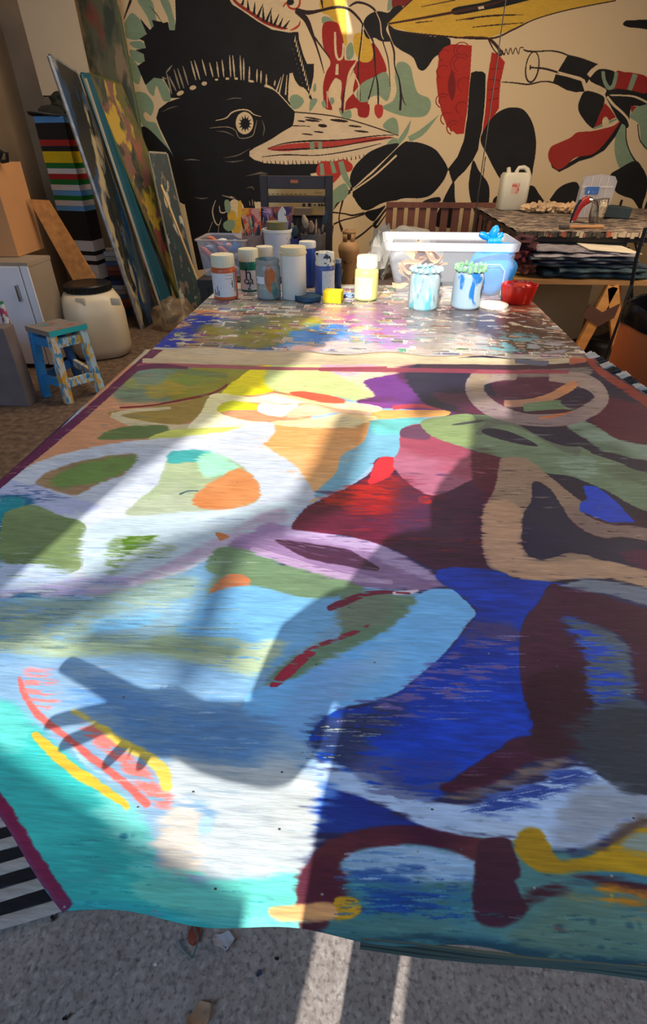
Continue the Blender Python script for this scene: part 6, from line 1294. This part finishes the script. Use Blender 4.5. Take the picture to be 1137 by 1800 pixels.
skin(bm,rs);bm.faces.new(rs[-1]);O('drum_body',bm,dm,t,True)
bm=BM();lathe(bm,[(rr_*.64,hz*.90),(rr_*.70,hz*.905),(rr_*.71,hz*.985),(rr_*.67,hz),(rr_*.6,hz*.99),(0,hz*.985)],44,dc);lid=O('lid',bm,black,t,True)
bm=BM()
for i in range(30):
    a=i*2*PI/30;box(bm,(dc.x+rr_*.712*math.cos(a),dc.y+rr_*.712*math.sin(a),hz*.945),(.006,.006,hz*.06))
sub('grip_ribs',bm,black,lid)
for px in (142,203):
    bm=BM();p=W(px,530,dc.y-rr_*.86);box(bm,p,(.065,.02,.05),None,.008);O('moulded_handle',bm,dm,t,True)
# ---- striped totem of painted blocks
tY2=4.75;ct=W(177,492,tY2);cxx=ct.x
cb_=Vector((cxx,tY2,0));lft=W(132,492,tY2+.06);rgt=W(194,482,tY2+.18)
e1=Vector((lft.x-cxx,.06,0));e2=Vector((rgt.x-cxx,.18,0))
ys=[(124,188,'b'),(188,345,'k'),(345,405,'r'),(405,455,'k'),(455,565,'y'),(565,615,'g'),(615,668,'w'),(668,720,'r'),(720,768,'g'),(768,822,'w'),(822,872,'b'),(872,915,'g'),(915,968,'w'),(968,1015,'b'),(1015,1290,'k'),(1290,1390,'w'),(1390,1428,'k'),(1428,1478,'w'),(1478,1515,'k'),(1515,1604,'w'),(1604,1650,'w'),(1650,1690,'k'),(1690,1760,'w')]
tm={'b':mat('block_blue',(96,156,206),.6,var=.05),'k':mat('block_black',(20,20,22),.6,var=.1),'r':mat('block_red',(170,32,28),.6,var=.06),'y':mat('block_yellow',(220,180,10),.6,var=.06),'g':mat('block_green',(10,110,40),.6,var=.06),'w':mat('block_white',(216,204,196),.6,var=.04)}
t=thing('striped_totem','tall square column of stacked painted wooden blocks behind the cream drum','sculpture',(cxx-.05,tY2+.1,0))
rg5=random.Random(4)
def zy(v):
    y=180+v/5.295;x=102+(y-204)*(177-102)/(492-204);return W(x,y,tY2).z
zprev=None
for a_,b_,k in ys:
    z1,z0=zy(a_),zy(b_)
    if b_==1760: z0=z1-.06
    j=rg5.uniform(-.003,.003);o3=cb_+Vector((j,j*.5,0));bm=BM();slab(bm,[o3+Vector((0,0,z0+.0006)),o3+e1+Vector((0,0,z0+.0006)),o3+e1+e2+Vector((0,0,z0+.0006)),o3+e2+Vector((0,0,z0+.0006))],-(z1-z0-.0012))
    zs_=[v.co.z for v in bm.verts]
    if min(zs_)<z0-.001:
        for v in bm.verts: v.co.z+= (z1-z0-.0012)
    O('block',bm,tm[k],t);zprev=z0
bm=BM();slab(bm,[cb_+Vector((0,0,.002)),cb_+e1+Vector((0,0,.002)),cb_+e1+e2+Vector((0,0,.002)),cb_+e2+Vector((0,0,.002))],-(zprev-.004))
if min(v.co.z for v in bm.verts)<-.01:
    for v in bm.verts: v.co.z+=zprev-.004
O('base_block',bm,tm['k'],t)
# wire ring and dark bag on top
ztt=zy(124);bm=BM();cc=cb_+(e1+e2)/2
bm.free()
t=thing('straw_hat','limp dark brimmed hat resting on top of the striped column','hat',(cc.x,cc.y,ztt));hm=mat('hat_felt',(56,52,44),.9,var=.25,scale=20)
bm=BM();rs=[]
for r_,z in ((.155,.018),(.15,.006),(.11,.008),(.085,.02),(.08,.045),(.055,.065),(0.02,.07)):
    rs.append([bm.verts.new((cc.x+r_*1.15*math.cos(a)-.02,cc.y+r_*math.sin(a),ztt+z+.012*math.sin(2*a)*(r_>.1))) for a in [i*2*PI/36 for i in range(36)]])
skin(bm,rs,False);bm.faces.new(rs[-1]);O('crown_and_brim',bm,hm,t,True)
bm=BM();tube(bm,[(cc.x-.02+.178*math.cos(a),cc.y+.155*math.sin(a),ztt+.018+.012*math.sin(2*a)) for a in [i*2*PI/36 for i in range(37)]],.004,6);O('brim_wire',bm,mat('pale_wire',(120,112,96),.5),t,True)
# ---- leaning canvases and boards
def pan(name,px,Ys,th,m,label,cat='canvas',floor=True,part=None,flip=1):
    vs=[]
    for (x,y),Y in zip(px,Ys):
        vs.append(P(x,y,0.003) if Y=='f' else W(x,y,Y))
    bm=BM();slab(bm,vs,th*flip);return vs,bm
def leaning(name,px,Ys,th,m,label,cat,edge=None,flip=1):
    vs,bm=pan(name,px,Ys,th,m,label,flip=flip);lo=min(vs,key=lambda v:v.z);loc=Vector((lo.x,lo.y,0))
    t=thing(name,label,cat,loc);O('painted_face',bm,m,t)
    if edge is not None:
        n=(vs[1]-vs[0]).cross(vs[3]-vs[0]).normalized()*th*flip*.5
        for i,j in ((0,1),(1,2),(2,3)):
            bm=BM();tube(bm,[vs[i]+n,vs[j]+n],th*.55,6);O('frame_edge',bm,edge,t)
    return t
white_board=mat('off_white_board',(196,176,146),.6,var=.05,scale=3)
leaning('white_board',[(75,170),(22,-30),(120,-40),(165,170)],[5.2,5.2,5.2,5.2],.02,white_board,'tall off-white board leaning at the top left','board')
bm=BM();slab(bm,[(W(75,170,5.2).x,5.2,0),(W(165,170,5.2).x,5.2,0),W(165,170,5.2),W(75,170,5.2)],.02);bm.free()
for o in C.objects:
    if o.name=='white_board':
        v0,v1=W(75,168,5.2),W(165,168,5.2);bm=BM();slab(bm,[(v0.x-.02,5.2,.003),(v1.x-.02,5.2,.003),v1,v0],-.02);bmesh.ops.translate(bm,vec=(0,0,0),verts=bm.verts);O('lower_board',bm,mat('grey_brown_board',(110,96,80),.7),o)  # part below the off-white board, in a darker grey-brown
dg=mat('dark_bag_cloth',(46,46,34),.8,var=.3,scale=12,bump=.5)
bm=BM();p=Vector((cc.x+.06,cc.y+.10,ztt+.085));blob(bm,p,(.11,.08,.08),4,.3,2,4);single('dark_cloth_bag',bm,dg,'dark olive cloth bag slumped on the striped column behind the hat','bag',p-Vector((0,0,.08)),True)
# (from the back forward) very tall painting, olive painting, teal board, plastic-wrapped canvas, small painting
gr=mat('green_grey_painting',(86,84,60),.6,var=.3,scale=3,spots=[(120,52,34),(52,60,46),(130,110,84)],sscale=4.5,thr=(.5,.6),stretch=(1.5,1.5,.4))
leaning('tall_painting',[(276,547),(98,-40),(196,-40),(304,546)],['f',5.45,5.5,'f'],.03,gr,'very tall green-grey painting with rust red streaks leaning behind the others','canvas',mat('green_edge',(70,84,50),.6,var=.15))
bm=BM();v=[W(196,-40,5.5),W(206,-40,5.5)];b0=P(300,470,0);tube(bm,[Vector((W(250,300,5.5).x,5.5,.0)),W(240,215,5.5),W(201,-40,5.5)],.022,4);single('stretcher_bar',bm,mat('pale_timber',(150,122,88),.6,var=.1),'pale timber batten standing between the tall painting and the mural','batten',(W(250,300,5.5).x,5.5,0))
ol=mat('olive_painting',(88,84,26),.55,var=.2,scale=3,spots=[(146,70,48),(36,44,36),(186,150,36),(120,76,60)],sscale=4,thr=(.52,.57),stretch=(1.6,1.6,.5))
leaning('olive_painting',[(326,553),(155,130),(213,148),(368,545)],['f',5.15,5.3,'f'],.03,ol,'olive green painting with rust and yellow figures leaning at the left','canvas',mat('olive_edge',(84,86,30),.6))
te=mat('teal_board',(14,74,92),.5,var=.15,scale=4)
leaning('teal_board',[(300,568),(146,130),(158,132),(314,562)],['f',4.85,4.9,'f'],.03,te,'narrow dark teal board leaning between the wrapped and olive canvases','board',mat('teal_edge',(18,84,100),.5))
wr=mat('wrapped_painting',(66,82,92),.25,var=.25,scale=3,spots=[(168,152,118),(26,62,96),(30,36,38)],sscale=3.2,thr=(.50,.54),stretch=(2.2,1.2,.35),coat=.6)
sil=mat('shiny_wrap',(150,152,154),.2,metal=.5,var=.3,scale=20,bump=.6)
leaning('wrapped_canvas',[(252,578),(90,98),(136,128),(282,560)],['f',4.5,4.7,'f'],.03,wr,'grey-blue and cream canvas wrapped in shiny clear plastic, nearest of the leaning ones','canvas',sil)
bm=BM();tube(bm,[P(293,574,.004),W(150,138,4.72)],.010,5);single('pale_batten',bm,mat('grey_batten',(160,150,132),.5,var=.1),'thin pale batten leaning between the wrapped canvas and the teal board','batten',P(293,574,0))
sm=mat('small_dark_painting',(40,48,44),.5,var=.3,scale=4,spots=[(176,166,140),(30,60,56),(110,90,70)],sscale=9,thr=(.56,.6),stretch=(1.6,1.6,.5))
leaning('small_painting',[(325,560),(262,268),(293,270),(362,556)],['f',5.05,5.12,'f'],.025,sm,'small dark painting with cream flecks leaning against the mural','canvas',mat('grey_canvas_edge',(140,130,110),.6))
bm=BM();vv=W(283,325,4.7);tube(bm,[vv,Vector((W(352,505,4.6).x,4.6,.01)) if W(352,505,4.6).z<.01 else W(352,505,4.6)],.010,4);e_=W(352,505,4.6);d_=(e_-vv);bm.free();bm=BM();f=vv.z/(vv.z-e_.z);tube(bm,[vv,vv+d_*f],.010,4);single('thin_lath',bm,mat('lath_wood',(200,160,104),.6),'thin pale wooden lath leaning on the small dark painting','lath',vv+d_*f)
# boards behind the cabinet
osb=mat('osb_board',(172,112,50),.7,var=.25,scale=26,bump=.3)
leaning('chipboard_panel',[(135,505),(50,350),(85,352),(175,500)],[3.98,3.98,4.02,4.02],.02,osb,'orange-brown chipboard panel leaning between the cabinet and striped column','board')
for o in C.objects:
    if o.name=='chipboard_panel':
        v0,v1=W(135,503,3.98),W(175,498,4.02);bm=BM();slab(bm,[(v0.x+.03,3.96,.003),(v1.x+.03,4.0,.003),v1,v0],-.02);O('lower_panel',bm,osb,o)
# magazines pile behind drum
zz_=0
t0=Vector((W(200,480,4.95).x,5.0,0));cols_=[(60,70,104),(190,180,160),(170,90,60),(50,50,56),(206,200,190),(96,110,140),(140,60,50)]
n_=14;ords=['topmost','second','third','fourth','fifth','sixth','seventh','eighth','ninth','tenth','eleventh','twelfth','thirteenth','lowest'];mc=['slate blue','pale','rust','charcoal','off-white','blue-grey','red'];hh=W(200,440,4.95).z
for i in range(n_):
    th_=hh/n_;bm=BM();box(bm,(t0.x+rg5.uniform(-.008,.008),t0.y,th_*i+th_/2),(.19,.22,th_*.9));single('magazine',bm,mat('mag_%d'%(i%7),cols_[(i*3)%7],.5,var=.2,scale=20),'%s magazine bundle, %s in the pile behind the cream drum'%(mc[(i*3)%7],ords[13-i]),'magazine',(t0.x,t0.y,th_*i),False,'magazines piled behind the drum')
# clear plastic bag on the floor
pb_=P(295,585,0);bm=BM();blob(bm,(pb_.x+.02,pb_.y+.14,.11),(.17,.13,.13),4,.22,2.0,11,flat=-.108)
single('clear_plastic_bag',bm,mat('clear_brown_bag',(170,140,104),.12,alpha=.4,var=.25,scale=12,bump=1),'crumpled clear plastic bag on the floor by the leaning canvases','bag',(pb_.x,pb_.y+.14,0),True)
# ---- the person taking the picture, standing behind the viewpoint: only the shadow of body and open left hand is seen
sk=bpy.data.meshes.new('person');V=[];Ed=[];Rd=[]
def nd(p,r,par=None):
    V.append(tuple(p));Rd.append(r if isinstance(r,tuple) else (r,r))
    if par is not None: Ed.append((par,len(V)-1))
    return len(V)-1
def HP(px,py,Y): return SP(px,py,Y+(.06 if Y>-.07 else .03 if Y>-.12 else 0))
pel=nd((.06,-.36,.86),(.15,.11));ab=nd((.04,-.33,1.02),(.178,.10),pel);ch=nd((.03,-.32,1.16),(.185,.11),ab);nk0=nd((.04,-.33,1.33),(.10,.08),ch);nk=nd((.04,-.33,1.40),.05,nk0);hd=nd((.04,-.30,1.49),(.075,.09),nk);nd((.04,-.30,1.57),(.06,.07),hd)
for x,xk in ((-.035,-.055),(.145,.078)):
    hp=nd((x+.01,-.36,.78),.080,pel);kn=nd((xk,-.31,.44),.052,hp);an=nd((xk+.01,-.31,.09),.036,kn);nd((xk+.01,-.20,.035),.032,an)
s1=nd((-.16,-.32,1.30),.062,ch);s2=nd((-.224,-.30,1.24),.074,s1);el=nd(HP(560,1296,-.22)+Vector((-.02,0,.0)),.032,s2)
fa1=nd(HP(480,1300,-.15),.034,el);fa2=nd(HP(400,1292,-.09),.030,fa1);wr_=nd(HP(335,1274,-.06),.023,fa2);pm_=nd(HP(285,1262,-.05),(.027,.020),wr_);p2=nd(HP(245,1256,-.045),(.021,.014),pm_)
def fing(root,pts,r0):
    k=root
    for i,(x,y) in enumerate(pts): k=nd(HP(x,y,-.045),r0*(1-.09*i),k)
fing(p2,[(200,1246),(170,1250),(125,1258),(84,1269)],.0086);fing(p2,[(205,1264),(180,1277),(146,1292),(110,1305)],.0088);fing(p2,[(238,1290),(222,1308),(203,1327),(185,1343)],.0084);fing(pm_,[(272,1300),(264,1318),(256,1334),(250,1349)],.0078)
fing(pm_,[(235,1225),(195,1203),(155,1182),(114,1163)],.0108)
s1=nd((.24,-.32,1.30),.062,ch);el=nd((.30,-.24,1.10),.042,s1);wr2=nd((.16,-.09,1.22),.028,el);nd((.12,-.07,1.27),.03,wr2)
sk.from_pydata(V,Ed,[]);sk.update();po=bpy.data.objects.new('person',sk);C.objects.link(po)
mo=po.modifiers.new('skin','SKIN');mo.use_smooth_shade=True
for i,v in enumerate(sk.skin_vertices[0].data): v.radius=Rd[i];v.use_root=(i==0)
po.modifiers.new('sub','SUBSURF').levels=1;po.modifiers['sub'].render_levels=1
sk.materials.append(mat('dark_clothes',(70,66,70),.9))
tag(po,'person in dark clothes behind the viewpoint holding out an open left hand','person')
bm=BM();blob(bm,(.03,-.34,1.50),(.115,.11,.13),4,.12,2,3);blob(bm,(-.02,-.38,1.40),(.17,.08,.10),3,.2,2,7);hr=obj('hair',bm,mat('dark_hair',(40,30,26),.7,var=.3),po,True)
# unseen tree added outside, boughs shaped to cast the soft bands of shade
def far(px,py,t_): return P(px,py)+TOS*t_
bm=BM();brn=[([(-200,1060),(60,1090),(150,1050),(260,990),(400,945),(520,905),(600,870)],.036),([(330,1190),(352,1120),(380,1050),(400,990),(410,940)],.024),([(735,720),(790,700),(850,690),(900,690),(980,700)],.038),([(560,870),(590,820),(605,780),(620,740)],.05),([(150,1110),(230,1135),(340,1140),(430,1150)],.02)]
for pts,r_ in brn: tube(bm,[far(x,y,5) for x,y in pts],r_,8)
q0=far(-200,1060,5);q1=far(980,700,5);tube(bm,[(q0.x-.3,q0.y,0),q0,(q0.x+.2,q0.y-.1,q0.z+1)],.1,8);tube(bm,[(q1.x,q1.y,0),q1],.07,8)
single('shade_tree',bm,mat('bark',(80,64,50),.9),'unseen bare tree outside the doorway, added for its bands of shade','tree',(q0.x-.3,q0.y,0))
